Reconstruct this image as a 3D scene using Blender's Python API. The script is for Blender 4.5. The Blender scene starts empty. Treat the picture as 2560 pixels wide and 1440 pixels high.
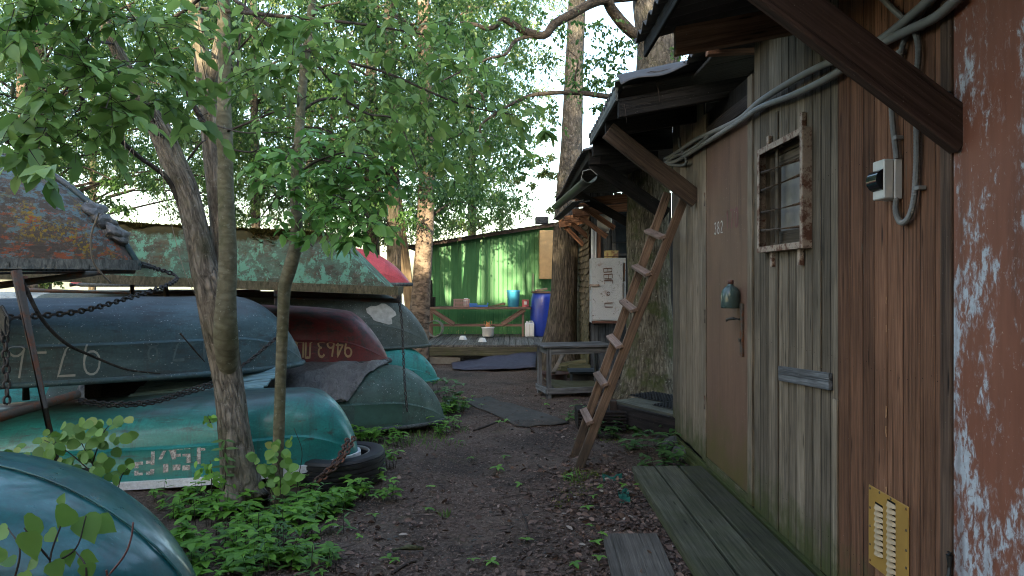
import bpy, bmesh, math, random
import numpy as np
from mathutils import Vector, Matrix
random.seed(7); RS=np.random.RandomState(11)
PI=math.pi
sc=bpy.context.scene; COL=sc.collection
# ------------------------------------------------------------------ camera model (level camera, eye height 1.6 m)
F=1775.0; HY=700.0; CZ=1.6
def P(px,py,Y): return Vector(((px-1280)/F*Y, Y, CZ-(py-HY)/F*Y))
def WL(px,py,X=1.58):            # a point of the right hand wall plane
    Y=X*F/(px-1280); return Vector((X,Y,CZ-(py-HY)/F*Y))
# ------------------------------------------------------------------ noise
def _h(ix,iy,iz):
    n=(ix*374761393+iy*668265263+iz*2147483647)&0xFFFFFFFF
    n=((n^(n>>13))*1274126177)&0xFFFFFFFF
    return ((n^(n>>16))&0xFFFF)/65535.0
def vnoise(p):
    p=np.asarray(p,float); i=np.floor(p).astype(np.int64); f=p-i; f=f*f*(3-2*f)
    r=0
    for a in (0,1):
        for b in (0,1):
            for c in (0,1):
                w=(f[...,0] if a else 1-f[...,0])*(f[...,1] if b else 1-f[...,1])*(f[...,2] if c else 1-f[...,2])
                r=r+w*_h(i[...,0]+a,i[...,1]+b,i[...,2]+c)
    return r*2-1
def fbm(p,o=3):
    p=np.asarray(p,float); r=0; a=1.0
    for k in range(o): r=r+a*vnoise(p*(2**k)+k*17.3); a*=.5
    return r
def gz(x,y):
    x=np.asarray(x,float); y=np.asarray(y,float)
    q=np.stack([x,y,np.zeros_like(x)],-1)
    z=.035*fbm(q*.6,2)+.018*fbm(q*2.6+5,2)
    near=(np.abs(x)<5)&(y>2)&(y<18)
    z=z+np.where(near,.008*fbm(q*11+9,2),0)
    z=z-np.clip((-x-9)*.12,0,.9)-np.clip((y-21)*.12,0,.9)*np.clip((4-x)/4,0,1)
    return z
def gzf(x,y): return float(gz(x,y))
# ------------------------------------------------------------------ tags
def tag(o,label=None,cat=None,group=None,kind=None):
    if label: o['label']=label
    if cat: o['category']=cat
    if group: o['group']=group
    if kind: o['kind']=kind
    return o
def thing(name,label,cat,loc=(0,0,0),rz=0,group=None):
    o=bpy.data.objects.new(name,None); COL.objects.link(o); o.location=loc; o.rotation_euler=(0,0,rz)
    o.empty_display_size=.1
    return tag(o,label,cat,group)
# ------------------------------------------------------------------ mesh builder
def frame(d,up=Vector((0,0,1))):
    d=d.normalized()
    if abs(d.dot(up))>.98: up=Vector((1,0,0))
    s=d.cross(up).normalized(); return d,s,s.cross(d).normalized()
class MB:
    def __init__(s): s.v=[]; s.f=[]; s.r=[]; s.g=[]
    def add(s,vs,fs,r=None,g=None):
        o=len(s.v); r=random.random() if r is None else r
        s.v+= [tuple(v) for v in vs]; s.g+= [tuple(x) for x in (g if g is not None else vs)]
        for f in fs: s.f.append(tuple(i+o for i in f)); s.r.append(r)
        return s
    def boxf(s,o,ax,ay,az,r=None,n=1,warp=0):     # box from corner-less centre with half axes; long axis = ax
        o=Vector(o); r=random.random() if r is None else r; off=r*37.0
        lx,ly,lz=ax.length,ay.length,az.length; vs=[];g=[];fs=[]
        for k in range(n+1):
            u=-1+2*k/n; w=Vector((0,0,0))
            if warp: w=az.normalized()*warp*math.sin(u*2.2+off)+ay.normalized()*warp*.6*math.sin(u*3.1+off*2)
            for (a,b) in ((-1,-1),(1,-1),(1,1),(-1,1)):
                vs.append(o+ax*u+ay*a+az*b+w); g.append((lx*u+off,ly*a+off*.7,lz*b))
        for k in range(n):
            for j in range(4):
                fs.append((4*k+j,4*k+(j+1)%4,4*k+4+(j+1)%4,4*k+4+j))
        fs.append((3,2,1,0)); m=4*n; fs.append((m,m+1,m+2,m+3))
        return s.add(vs,fs,r,g)
    def box(s,a,b,r=None,n=1,warp=0):             # axis aligned from min corner to max corner
        a=Vector(a);b=Vector(b);c=(a+b)/2;h=(b-a)/2
        ax=[Vector((h.x,0,0)),Vector((0,h.y,0)),Vector((0,0,h.z))]
        i=max(range(3),key=lambda k:ax[k].length); A=ax[i];B=ax[(i+1)%3];C=ax[(i+2)%3]
        return s.boxf(c,A,B,C,r,n,warp)
    def board(s,p0,p1,w,t,wd=Vector((0,0,1)),r=None,n=1,warp=0):   # width w along wd, thickness t
        p0=Vector(p0);p1=Vector(p1);d=(p1-p0); wd=(Vector(wd)-d*(Vector(wd).dot(d)/d.dot(d))).normalized()
        td=d.cross(wd).normalized()
        return s.boxf((p0+p1)/2,d/2,wd*w/2,td*t/2,r,n,warp)
    def tube(s,pts,rad,seg=8,cap=True,r=None,close=False,sq=1.0,ph=0.0):
        pts=[Vector(p) for p in pts]; n=len(pts)
        if not hasattr(rad,'__len__'): rad=[rad]*n
        r=random.random() if r is None else r
        R0=sum(rad)/n; vs=[];g=[];fs=[];L=r*19; prev=None
        for i,p in enumerate(pts):
            if close: d=pts[(i+1)%n]-pts[i-1]
            else: d=pts[min(i+1,n-1)]-pts[max(i-1,0)]
            if d.length<1e-9: d=Vector((0,0,1))
            d.normalize()
            if prev is None: _,a,b=frame(d)
            else:
                a=prev-d*prev.dot(d)
                if a.length<1e-6: _,a,b=frame(d)
                a.normalize(); b=d.cross(a)
            prev=a
            if i: L+=(p-pts[i-1]).length
            for k in range(seg):
                t=2*PI*k/seg+ph; c,sn=math.cos(t),math.sin(t)
                vs.append(p+(a*c+b*sn*sq)*rad[i]); g.append((R0*c,R0*sn,L))
        m=n if close else n-1
        for i in range(m):
            for k in range(seg):
                j=((i+1)%n)*seg
                fs.append((i*seg+k,i*seg+(k+1)%seg,j+(k+1)%seg,j+k))
        if cap and not close:
            fs.append(tuple(range(seg-1,-1,-1))); fs.append(tuple((n-1)*seg+k for k in range(seg)))
        return s.add(vs,fs,r,g)
    def lathe(s,prof,c=(0,0,0),seg=20,r=None,axis=None,arc=1.0):
        c=Vector(c); r=random.random() if r is None else r
        if axis is None: X,Y,Z=Vector((1,0,0)),Vector((0,1,0)),Vector((0,0,1))
        else: Z,X,Y=frame(Vector(axis))
        vs=[];g=[];fs=[];n=len(prof); ns=seg if arc>=1 else seg+1
        for (q,z) in prof:
            for k in range(ns):
                t=2*PI*arc*k/seg
                vs.append(c+X*(q*math.cos(t))+Y*(q*math.sin(t))+Z*z); g.append((q*math.cos(t),q*math.sin(t),z))
        for i in range(n-1):
            for k in range(seg):
                k2=(k+1)%ns
                fs.append((i*ns+k,i*ns+k2,(i+1)*ns+k2,(i+1)*ns+k))
        return s.add(vs,fs,r,g)
    def grid(s,fn,nu,nv,r=None,gf=None):
        vs=[fn(i/nu,j/nv) for i in range(nu+1) for j in range(nv+1)]
        g=[gf(i/nu,j/nv) for i in range(nu+1) for j in range(nv+1)] if gf else None
        fs=[(i*(nv+1)+j,(i+1)*(nv+1)+j,(i+1)*(nv+1)+j+1,i*(nv+1)+j+1) for i in range(nu) for j in range(nv)]
        return s.add(vs,fs,r,g)
    def build(s,name,mat,parent=None,smooth=False,bevel=0,solid=0,loc=None,auto=None):
        me=bpy.data.meshes.new(name); me.from_pydata(s.v,[],s.f)
        fin(me,np.array(s.r,np.float32),np.array(s.g,np.float32),smooth)
        o=bpy.data.objects.new(name,me); COL.objects.link(o); me.materials.append(mat)
        if parent: o.parent=parent
        if loc is not None: o.location=loc
        if auto: me.set_sharp_from_angle(angle=auto)
        if solid:
            m=o.modifiers.new('s','SOLIDIFY'); m.thickness=solid; m.offset=0
        if bevel:
            m=o.modifiers.new('b','BEVEL'); m.width=bevel; m.segments=1; m.limit_method='ANGLE'; m.angle_limit=.6
        return o
def fin(me,r,g=None,smooth=False):
    a=me.attributes.new('rnd','FLOAT','FACE'); a.data.foreach_set('value',r)
    if g is not None:
        b=me.attributes.new('g','FLOAT_VECTOR','POINT'); b.data.foreach_set('vector',g.ravel())
    if smooth: me.polygons.foreach_set('use_smooth',np.ones(len(me.polygons),bool))
    me.validate(); me.update()
def npmesh(name,V,Fc,r,mat,parent=None,smooth=False):     # V (n,3); Fc list of (m,k) int arrays
    me=bpy.data.meshes.new(name); me.vertices.add(len(V)); me.vertices.foreach_set('co',V.astype(np.float32).ravel())
    lt=np.concatenate([np.full(len(f),f.shape[1]) for f in Fc]); li=np.concatenate([f.ravel() for f in Fc])
    me.loops.add(len(li)); me.loops.foreach_set('vertex_index',li.astype(np.int32))
    me.polygons.add(len(lt)); me.polygons.foreach_set('loop_start',(np.cumsum(lt)-lt).astype(np.int32)); me.polygons.foreach_set('loop_total',lt.astype(np.int32))
    fin(me,r.astype(np.float32),None,smooth)
    o=bpy.data.objects.new(name,me); COL.objects.link(o); me.materials.append(mat)
    if parent: o.parent=parent
    return o
def smoothpath(pts,n=6):       # catmull-rom through points of any dimension
    A=[np.array(p,float) for p in pts]; A=[2*A[0]-A[1]]+A+[2*A[-1]-A[-2]]; out=[]
    for i in range(1,len(A)-2):
        for k in range(n):
            t=k/n
            out.append(.5*((2*A[i])+(A[i+1]-A[i-1])*t+(2*A[i-1]-5*A[i]+4*A[i+1]-A[i+2])*t*t+(3*A[i]-A[i-1]-3*A[i+1]+A[i+2])*t**3))
    out.append(A[-2]); return out
# ------------------------------------------------------------------ node helper
class NM:
    def __init__(s,name):
        s.m=bpy.data.materials.new(name); s.m.use_nodes=True; s.t=s.m.node_tree; s.t.nodes.clear()
        s.out=s.t.nodes.new('ShaderNodeOutputMaterial')
    def nd(s,ty,props=None,ins=None,o=0):
        n=s.t.nodes.new(ty)
        for k,v in (props or {}).items(): setattr(n,k,v)
        for k,v in (ins or {}).items():
            if v is None: continue
            if isinstance(v,bpy.types.NodeSocket): s.t.links.new(v,n.inputs[k])
            else:
                if isinstance(v,tuple) and len(v)==3 and n.inputs[k].type=='RGBA': v=v+(1,)
                n.inputs[k].default_value=v
        return n.outputs[o]
    def g(s): return s.nd('ShaderNodeAttribute',{'attribute_name':'g'},o=1)
    def r(s): return s.nd('ShaderNodeAttribute',{'attribute_name':'rnd'},o=2)
    def obj(s): return s.nd('ShaderNodeTexCoord',o=3)
    def pos(s): return s.nd('ShaderNodeNewGeometry',o=0)
    def scl(s,v,k): return s.nd('ShaderNodeVectorMath',{'operation':'MULTIPLY'},{0:v,1:k})
    def addv(s,v,k): return s.nd('ShaderNodeVectorMath',{'operation':'ADD'},{0:v,1:k})
    def sep(s,v,i): return s.nd('ShaderNodeSeparateXYZ',None,{0:v},o=i)
    def noise(s,v,sc=1.0,det=4,ro=.55,dist=0): return s.nd('ShaderNodeTexNoise',None,{'Vector':v,'Scale':sc,'Detail':det,'Roughness':ro,'Distortion':dist})
    def vor(s,v,sc=1.0,o=0,feat='F1'): return s.nd('ShaderNodeTexVoronoi',{'feature':feat},{'Vector':v,'Scale':sc},o=o)
    def mth(s,op,a,b=0.0): return s.nd('ShaderNodeMath',{'operation':op},{0:a,1:b})
    def step(s,f,lo,hi): return s.nd('ShaderNodeMapRange',None,{0:f,1:lo,2:hi})
    def mix(s,f,a,b): return s.nd('ShaderNodeMix',{'data_type':'RGBA'},{0:f,6:a,7:b},o=2)
    def ramp(s,f,stops):
        n=s.t.nodes.new('ShaderNodeValToRGB'); e=n.color_ramp.elements
        while len(e)<len(stops): e.new(.5)
        for k,(p,c) in enumerate(stops): e[k].position=p; e[k].color=tuple(c)+(1,)
        s.t.links.new(f,n.inputs[0]); return n.outputs[0]
    def bright(s,c,f): return s.nd('ShaderNodeVectorMath',{'operation':'SCALE'},{0:c,3:f})
    def bump(s,h,st=.4,d=.01): return s.nd('ShaderNodeBump',None,{'Height':h,'Strength':st,'Distance':d})
    def fin(s,col,rough=.8,bump=None,spec=.3,metal=0,**k):
        b=s.nd('ShaderNodeBsdfPrincipled',None,dict({'Base Color':col,'Roughness':rough,'Specular IOR Level':spec,'Metallic':metal,'Normal':bump},**{a.replace('_',' '):v for a,v in k.items()}))
        s.t.links.new(b,s.out.inputs[0]); return s.m
# ------------------------------------------------------------------ materials
def wood(name,dark,light,moss=0,mz=(.0,.5),var=.35,green=(.055,.065,.018),rough=.85,gs=(1.3,38,38),flake=None,fl=.6):
    n=NM(name); g=n.g(); r=n.r(); p=n.pos()
    gr=n.noise(n.scl(g,gs),1.0,5,.62,.4); big=n.noise(g,2.2,3); fine=n.noise(n.scl(g,(6,160,160)),1,2)
    c=n.ramp(gr,[(.33,dark),(.5,[(a+b)/2 for a,b in zip(dark,light)]),(.68,light)])
    c=n.bright(c,n.mth('ADD',n.mth('MULTIPLY',fine,1.0),.5))
    ck=n.noise(n.scl(g,(gs[0]*.5,gs[1]*1.7,gs[2]*1.7)),1,3,.6); c=n.mix(n.mth('MULTIPLY',n.step(ck,.62,.68),.45),c,tuple(x*.3 for x in dark))
    c=n.bright(c,n.mth('ADD',n.mth('MULTIPLY',n.mth('MAXIMUM',r,0.0),var),1-var*.55))
    c=n.bright(c,n.mth('ADD',n.mth('MULTIPLY',big,1.3),.36))
    if flake:
        fk=n.noise(n.scl(g,(2.2,22,22)),1,6,.7); c=n.mix(n.step(fk,fl,fl+.05),c,flake)
    kn=n.vor(n.scl(g,(2.2,16,16)),1.0); c=n.mix(n.step(kn,.13,.05),c,tuple(x*.35 for x in dark))
    dust=n.noise(p,95,2,.5); c=n.mix(n.mth('MULTIPLY',n.step(dust,.73,.78),.5),c,(.32,.30,.26))
    if moss:
        z=n.sep(p,2); mn=n.noise(p,7,5,.6)
        f=n.mth('MULTIPLY',n.step(n.mth('SUBTRACT',n.mth('MULTIPLY',mn,(mz[1]-mz[0])*2.0),n.mth('SUBTRACT',z,mz[0])),0.0,(mz[1]-mz[0])*.8),moss)
        c=n.mix(f,c,green)
    c=n.mix(n.step(r,-.2,-.6),c,(.010,.008,.007))
    h=n.mth('ADD',gr,n.mth('MULTIPLY',fine,.4))
    return n.fin(c,rough,n.bump(n.mth('SUBTRACT',h,n.step(ck,.58,.68)),.8,.006),.2)
def paint(name,base,alt,dirt=(.05,.045,.04),rough=.35,dirtlo=.56,speck=0,sc=1.6,spec=.5,alt_lo=.42,streak=(3,3,3),chip=None,chiplo=.66,coat=0,top=None,topz=(.40,.56)):
    n=NM(name); o=n.obj(); s=n.scl(o,streak)
    a=n.noise(s,sc,5,.6,.3); d=n.noise(s,sc*2.3,8,.68); f=n.noise(o,60,3,.6)
    c=n.mix(n.step(a,alt_lo,alt_lo+.22),base,alt)
    c=n.mix(n.mth('MULTIPLY',n.step(d,dirtlo,dirtlo+.10),.85),c,dirt)
    run=n.noise(n.scl(o,(16,5,1.1)),1,5,.65); c=n.mix(n.mth('MULTIPLY',n.step(run,.55,.68),.5),c,dirt)
    fade=n.noise(n.scl(o,(1.0,3,3)),3.1,6,.7); c=n.mix(n.mth('MULTIPLY',n.step(fade,.54,.66),.45),c,tuple(min(1,x*1.7+.03) for x in base))
    c=n.bright(c,n.mth('ADD',n.mth('MULTIPLY',f,.8),.6))
    if top: c=n.mix(n.mth('MULTIPLY',n.step(n.mth('ADD',n.sep(o,2),n.mth('MULTIPLY',n.mth('SUBTRACT',n.noise(n.scl(o,(.8,3,3)),2.4,5,.6),.5),.28)),topz[0],topz[1]),.88),c,top)
    if chip: c=n.mix(n.step(n.noise(o,7,9,.72),chiplo,chiplo+.03),c,chip)
    if speck:
        v=n.noise(o,75,2,.5); reg=n.noise(o,1.5,3)
        c=n.mix(n.mth('MULTIPLY',n.step(v,.70,.73),n.step(reg,.5-speck*.2,.62-speck*.2)),c,(.5,.52,.5))
    sc1=n.noise(n.scl(o,(2,90,60)),1,3,.6); c=n.mix(n.mth('MULTIPLY',n.step(sc1,.66,.72),.35),c,tuple(min(1,x*2.2+.06) for x in base))
    rr=n.mth('ADD',n.mth('MULTIPLY',d,.8),rough-.34)
    return n.fin(c,rr,n.bump(n.mth('ADD',d,n.mth('MULTIPLY',f,.3)),.12,.006),spec,Coat_Weight=coat,Coat_Roughness=.12)
def bark(name,dark,light,sc=14,st=.22,moss=0,lichen=None,amp=.9,white=None,green=(.05,.06,.015)):
    n=NM(name); g=n.g(); p=n.pos()
    q=n.scl(g,(1,1,st)); a=n.noise(q,sc,8,.65,.6); v=n.vor(n.addv(q,n.scl(n.nd('ShaderNodeTexNoise',None,{'Vector':q,'Scale':sc*.7,'Detail':3},o=1),(.08,.08,.08))),sc*1.1,feat='DISTANCE_TO_EDGE')
    h=n.mth('ADD',n.mth('MULTIPLY',a,1.25),n.mth('MULTIPLY',n.step(v,0,.25),.28))
    c=n.ramp(h,[(.45,dark),(.75,[(x+y)/2 for x,y in zip(dark,light)]),(1.0,light)])
    b=n.noise(g,3,4); c=n.bright(c,n.mth('ADD',b,.5))
    if white:
        f=n.noise(n.scl(g,(1,1,2.2)),5,6,.65); c=n.mix(n.step(f,.47,.55),c,white)
    if lichen: c=n.mix(n.mth('MULTIPLY',n.step(n.noise(g,26,5,.7),.6,.66),.8),c,lichen)
    if moss: c=n.mix(n.mth('MULTIPLY',n.step(n.noise(p,4,6,.65),.48,.62),moss),c,green)
    return n.fin(c,.92,n.bump(h,amp,.035),.15)
def leafm(name,lo,hi,tr=.4,rough=.45,yellow=(.16,.20,.03)):
    n=NM(name); r=n.r(); c=n.ramp(r,[(0,lo),(.6,[(a+b)/2 for a,b in zip(lo,hi)]),(.95,hi),(1,yellow)])
    cl=n.noise(n.pos(),1.3,3); c=n.bright(c,n.mth('ADD',n.mth('MULTIPLY',cl,1.1),.45))
    b=n.nd('ShaderNodeBsdfPrincipled',None,{'Base Color':c,'Roughness':rough,'Specular IOR Level':.35})
    t=n.nd('ShaderNodeBsdfTranslucent',None,{'Color':n.bright(c,1.25)})
    m=n.nd('ShaderNodeMixShader',None,{0:tr,1:b,2:t}); n.t.links.new(m,n.out.inputs[0]); return n.m
def rust(name,base,rs=(.13,.045,.018),lo=.45,rough=.7,metal=0,sc=9,spots=True):
    n=NM(name); o=n.obj(); a=n.noise(o,sc,8,.7); f=n.noise(o,70,3)
    c=n.mix(n.step(a,lo,lo+.1),base,rs); c=n.mix(n.step(n.noise(o,sc*3,6,.7),.6,.68),c,tuple(x*.4 for x in rs))
    c=n.bright(c,n.mth('ADD',n.mth('MULTIPLY',f,.6),.7))
    return n.fin(c,rough,n.bump(a,.25,.004),.4,metal)
def plain(name,c,rough=.5,spec=.5,var=.25,**k):
    n=NM(name); o=n.obj(); f=n.noise(o,14,5,.6); d=n.noise(o,3,4)
    cc=n.bright(c if not isinstance(c,tuple) else n.mix(n.step(d,.3,.7),c,tuple(x*.8 for x in c)),n.mth('ADD',n.mth('MULTIPLY',f,var*2),1-var))
    return n.fin(cc,rough,n.bump(f,.08,.003),spec,**k)
M={}
M['greyplank']=wood('grey_weathered_plank',(.100,.078,.055),(.245,.192,.140),moss=.85,mz=(.05,.42),var=.75,gs=(2.4,85,85))
M['redplank']=wood('red_brown_plank',(.105,.048,.027),(.215,.102,.058),moss=.75,mz=(.0,.35),var=.6,gs=(2.4,85,85),flake=(.13,.10,.07),fl=.66)
M['darkwood']=wood('dark_stained_timber',(.024,.017,.014),(.070,.050,.042),var=.3)
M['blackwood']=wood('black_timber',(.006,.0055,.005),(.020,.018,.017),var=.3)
M['brace2']=wood('grey_brown_brace',(.045,.031,.024),(.11,.078,.058),var=.3)
M['rafter2']=wood('brown_rafter',(.11,.062,.037),(.25,.15,.092),var=.3)
M['beam']=wood('dark_deck_beam',(.012,.009,.008),(.034,.026,.023),var=.2)
M['brace']=wood('brown_brace',(.026,.015,.011),(.066,.038,.029),var=.3)
M['ladder']=wood('ladder_pine',(.085,.052,.034),(.23,.15,.10),var=.3,moss=.8,mz=(0,.5),green=(.055,.045,.036))
M['rung']=wood('rung_wood',(.13,.085,.065),(.27,.19,.155),var=.3)
M['deck']=wood('mossy_deck_board',(.042,.041,.030),(.105,.100,.074),moss=.35,mz=(.0,.2),var=.7,gs=(2.0,55,55))
M['platform']=wood('platform_board',(.05,.047,.042),(.16,.15,.135),var=.35)
M['fascia']=wood('mossy_fascia',(.05,.045,.032),(.13,.12,.085),moss=.5,mz=(0,.35),var=.3)
M['greytable']=wood('grey_table_wood',(.045,.045,.046),(.165,.165,.17),var=.3,gs=(2,30,30))
M['pine']=wood('fresh_pine_post',(.15,.105,.065),(.28,.21,.135),var=.2)
M['rafter']=wood('rafter_wood',(.11,.05,.028),(.27,.14,.085),var=.4)
M['shingle']=wood('wood_shingle',(.06,.045,.028),(.19,.15,.10),moss=.5,mz=(0.2,1.2),var=.6)
M['slate']=wood('dark_grey_board',(.028,.029,.031),(.075,.077,.082),var=.4)
M['bench']=wood('bench_wood',(.09,.055,.045),(.22,.15,.125),var=.3)
M['bluewood']=wood('pale_blue_board',(.12,.22,.25),(.22,.36,.40),var=.3,flake=(.12,.09,.07),fl=.62)
M['railwood']=wood('hull_rail_wood',(.07,.055,.035),(.20,.155,.10),moss=.3,mz=(1.2,2.2),var=.2)
M['greyrail']=wood('grey_rail',(.05,.055,.055),(.15,.16,.155),var=.2)
# hulls
M['teal']=paint('teal_gelcoat',(.008,.150,.135),(.012,.20,.18),dirt=(.035,.05,.045),rough=.42,dirtlo=.57,streak=(.7,4,5),coat=.25,top=(.035,.040,.038),topz=(.40,.55))
M['deepteal']=paint('deep_teal_gelcoat',(.003,.066,.066),(.006,.095,.092),dirt=(.025,.045,.05),rough=.33,dirtlo=.60,streak=(1.2,3,3),coat=.55)
M['bluegrey']=paint('faded_blue_green_gelcoat',(.034,.070,.078),(.065,.125,.140),dirt=(.045,.055,.055),rough=.55,dirtlo=.53,speck=1,streak=(.8,3.5,3.5),top=(.075,.075,.085),topz=(.42,.66))
M['redhull']=paint('red_gelcoat',(.125,.018,.018),(.19,.024,.024),dirt=(.05,.035,.032),rough=.5,dirtlo=.50,streak=(1.3,3,3),top=(.045,.038,.038),topz=(.53,.62))
M['greygreen']=paint('grey_green_gelcoat',(.050,.066,.058),(.070,.088,.076),dirt=(.05,.055,.045),rough=.6,dirtlo=.55,speck=1)
M['darkgreen']=paint('dark_green_gelcoat',(.030,.062,.050),(.045,.088,.070),dirt=(.035,.045,.035),rough=.55,dirtlo=.55,speck=1)
M['turq']=paint('turquoise_paint',(.020,.19,.165),(.03,.24,.21),dirt=(.05,.06,.05),rough=.55,chip=(.28,.11,.05),chiplo=.68)
M['pink']=paint('pinkish_red_paint',(.38,.045,.055),(.46,.065,.075),dirt=(.18,.03,.03),rough=.5,dirtlo=.62)
M['palehull']=paint('pale_grey_hull',(.22,.25,.26),(.28,.31,.32),rough=.5)
M['blackhull']=paint('black_hull',(.014,.016,.018),(.022,.025,.027),rough=.45)
M['whiterail']=paint('white_rail',(.60,.61,.62),(.66,.66,.68),dirt=(.30,.30,.27),rough=.5,dirtlo=.62)
def lichen_hull():
    n=NM('flaking_red_blue_lichen'); o=n.obj(); s=n.scl(o,(1.4,2.2,2.2)); z=n.sep(o,2)
    gray=n.ramp(n.noise(o,22,6,.7),[(.3,(.045,.035,.030)),(.55,(.11,.088,.075)),(.75,(.17,.145,.12))])
    blu=n.noise(n.scl(o,(2.2,3,5)),5.5,9,.76,.15); c=n.mix(n.step(blu,.485,.515),gray,(.11,.165,.18))
    rd=n.mth('SUBTRACT',n.noise(n.addv(n.scl(o,(2.0,3,6)),(3.1,1.7,5)),4.6,9,.76,.2),n.mth('MULTIPLY',z,.24)); c=n.mix(n.step(rd,.475,.495),c,(.25,.078,.040))
    g2=n.noise(n.addv(o,(9,2,1)),7,9,.78,.1); c=n.mix(n.step(g2,.505,.535),c,(.085,.07,.06))
    ye=n.mth('MULTIPLY',n.step(n.noise(n.addv(o,(1,7,3)),38,4,.7),.5,.56),n.step(n.noise(o,3.2,3,.6),.50,.60)); c=n.mix(ye,c,(.25,.17,.030))
    gn=n.noise(n.addv(o,(4,4,4)),9,5,.7); c=n.mix(n.mth('MULTIPLY',n.step(gn,.58,.64),n.step(z,.35,.55)),c,(.13,.19,.145))
    return n.fin(c,.9,n.bump(n.mth('ADD',rd,n.mth('MULTIPLY',g2,.6)),.7,.02),.2)
M['lichen']=lichen_hull()
def mossy_hull():
    n=NM('flaking_mint_green'); o=n.obj(); z=n.sep(o,2)
    base=n.ramp(n.noise(n.scl(o,(1,2,3)),10,8,.72),[(.32,(.045,.036,.026)),(.52,(.095,.080,.056)),(.74,(.145,.13,.10))])
    g1=n.noise(n.scl(o,(1.0,2,2.1)),4.2,10,.78,.1); c=n.mix(n.mth('MULTIPLY',n.step(g1,.42,.54),.75),base,(.10,.165,.115))
    g2=n.noise(n.addv(n.scl(o,(1.3,2,1.0)),(5,1,2)),5.2,10,.80,.1); c=n.mix(n.step(g2,.525,.545),c,(.145,.31,.21))
    w=n.noise(n.addv(o,(2,8,2)),28,5,.7); c=n.mix(n.mth('MULTIPLY',n.step(w,.6,.65),.7),c,(.22,.27,.235))
    br=n.noise(n.addv(o,(8,8,2)),2.1,6,.7); c=n.mix(n.mth('MULTIPLY',n.step(br,.60,.68),.7),c,(.12,.065,.03))
    ms=n.mth('ADD',n.mth('MULTIPLY',n.noise(o,6,6,.7),.35),z); c=n.mix(n.step(ms,.63,.68),c,(.048,.038,.014))
    return n.fin(c,.92,n.bump(n.mth('ADD',g2,w),.6,.012),.2)
M['mossy']=mossy_hull()
M['moss']=leafm('moss_tufts',(.06,.050,.013),(.19,.15,.04),tr=.1,rough=.9,yellow=(.14,.06,.02))
# barks
M['willowbark']=bark('willow_bark',(.048,.040,.031),(.27,.23,.185),sc=26,st=.2,moss=.35,lichen=(.28,.26,.22))
M['smoothbark']=bark('smooth_olive_bark',(.085,.078,.050),(.165,.152,.105),sc=10,st=1.6,moss=.35,lichen=(.24,.24,.19),amp=.25)
M['birchbark']=bark('birch_bark',(.045,.035,.028),(.19,.145,.11),sc=9,st=1.1,white=(.22,.165,.125),lichen=(.10,.075,.06))
M['roughbark']=bark('furrowed_bark',(.022,.018,.014),(.13,.108,.085),sc=24,st=.16,moss=.15)
M['greybark']=bark('grey_bark',(.038,.035,.031),(.12,.11,.10),sc=16,st=.5,lichen=(.25,.24,.22),moss=.2)
M['mossbark']=bark('mossy_bark',(.03,.025,.016),(.20,.175,.13),sc=24,st=.22,moss=.75,lichen=(.3,.28,.23),green=(.055,.068,.018))
M['branchbark']=bark('branch_bark',(.022,.018,.015),(.075,.063,.052),sc=22,st=.5,lichen=(.18,.17,.15),amp=.4)
# leaves
M['willowleaf']=leafm('willow_leaf',(.072,.150,.032),(.27,.40,.105),tr=.35,yellow=(.17,.24,.05))
M['sapleaf']=leafm('sapling_leaf',(.060,.150,.032),(.23,.42,.10),tr=.38)
M['alderleaf']=leafm('alder_leaf',(.030,.080,.019),(.085,.17,.045),tr=.4)
M['birchleaf']=leafm('birch_leaf',(.050,.095,.020),(.115,.19,.045),tr=.45,yellow=(.30,.27,.05))
M['farleaf']=leafm('far_leaf',(.06,.095,.028),(.15,.20,.065),tr=.45,yellow=(.33,.30,.07))
M['weedleaf']=leafm('weed_leaf',(.075,.185,.022),(.20,.40,.055),tr=.35,yellow=(.22,.36,.06))
M['darkweed']=leafm('dark_weed_leaf',(.05,.12,.03),(.12,.235,.07),tr=.35)
M['aspenleaf']=leafm('aspen_leaf',(.09,.19,.035),(.19,.33,.07),tr=.35,yellow=(.30,.33,.09))
M['grass']=leafm('grass_blade',(.06,.14,.02),(.15,.27,.05),tr=.3)
M['litter']=leafm('dry_leaf',(.045,.026,.020),(.21,.135,.105),tr=.05,rough=.8,yellow=(.36,.30,.25))
M['twig']=plain('dry_twig',(.055,.042,.035),.9,.2)
M['paletwig']=plain('pale_twig',(.22,.18,.14),.9,.2)
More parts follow.
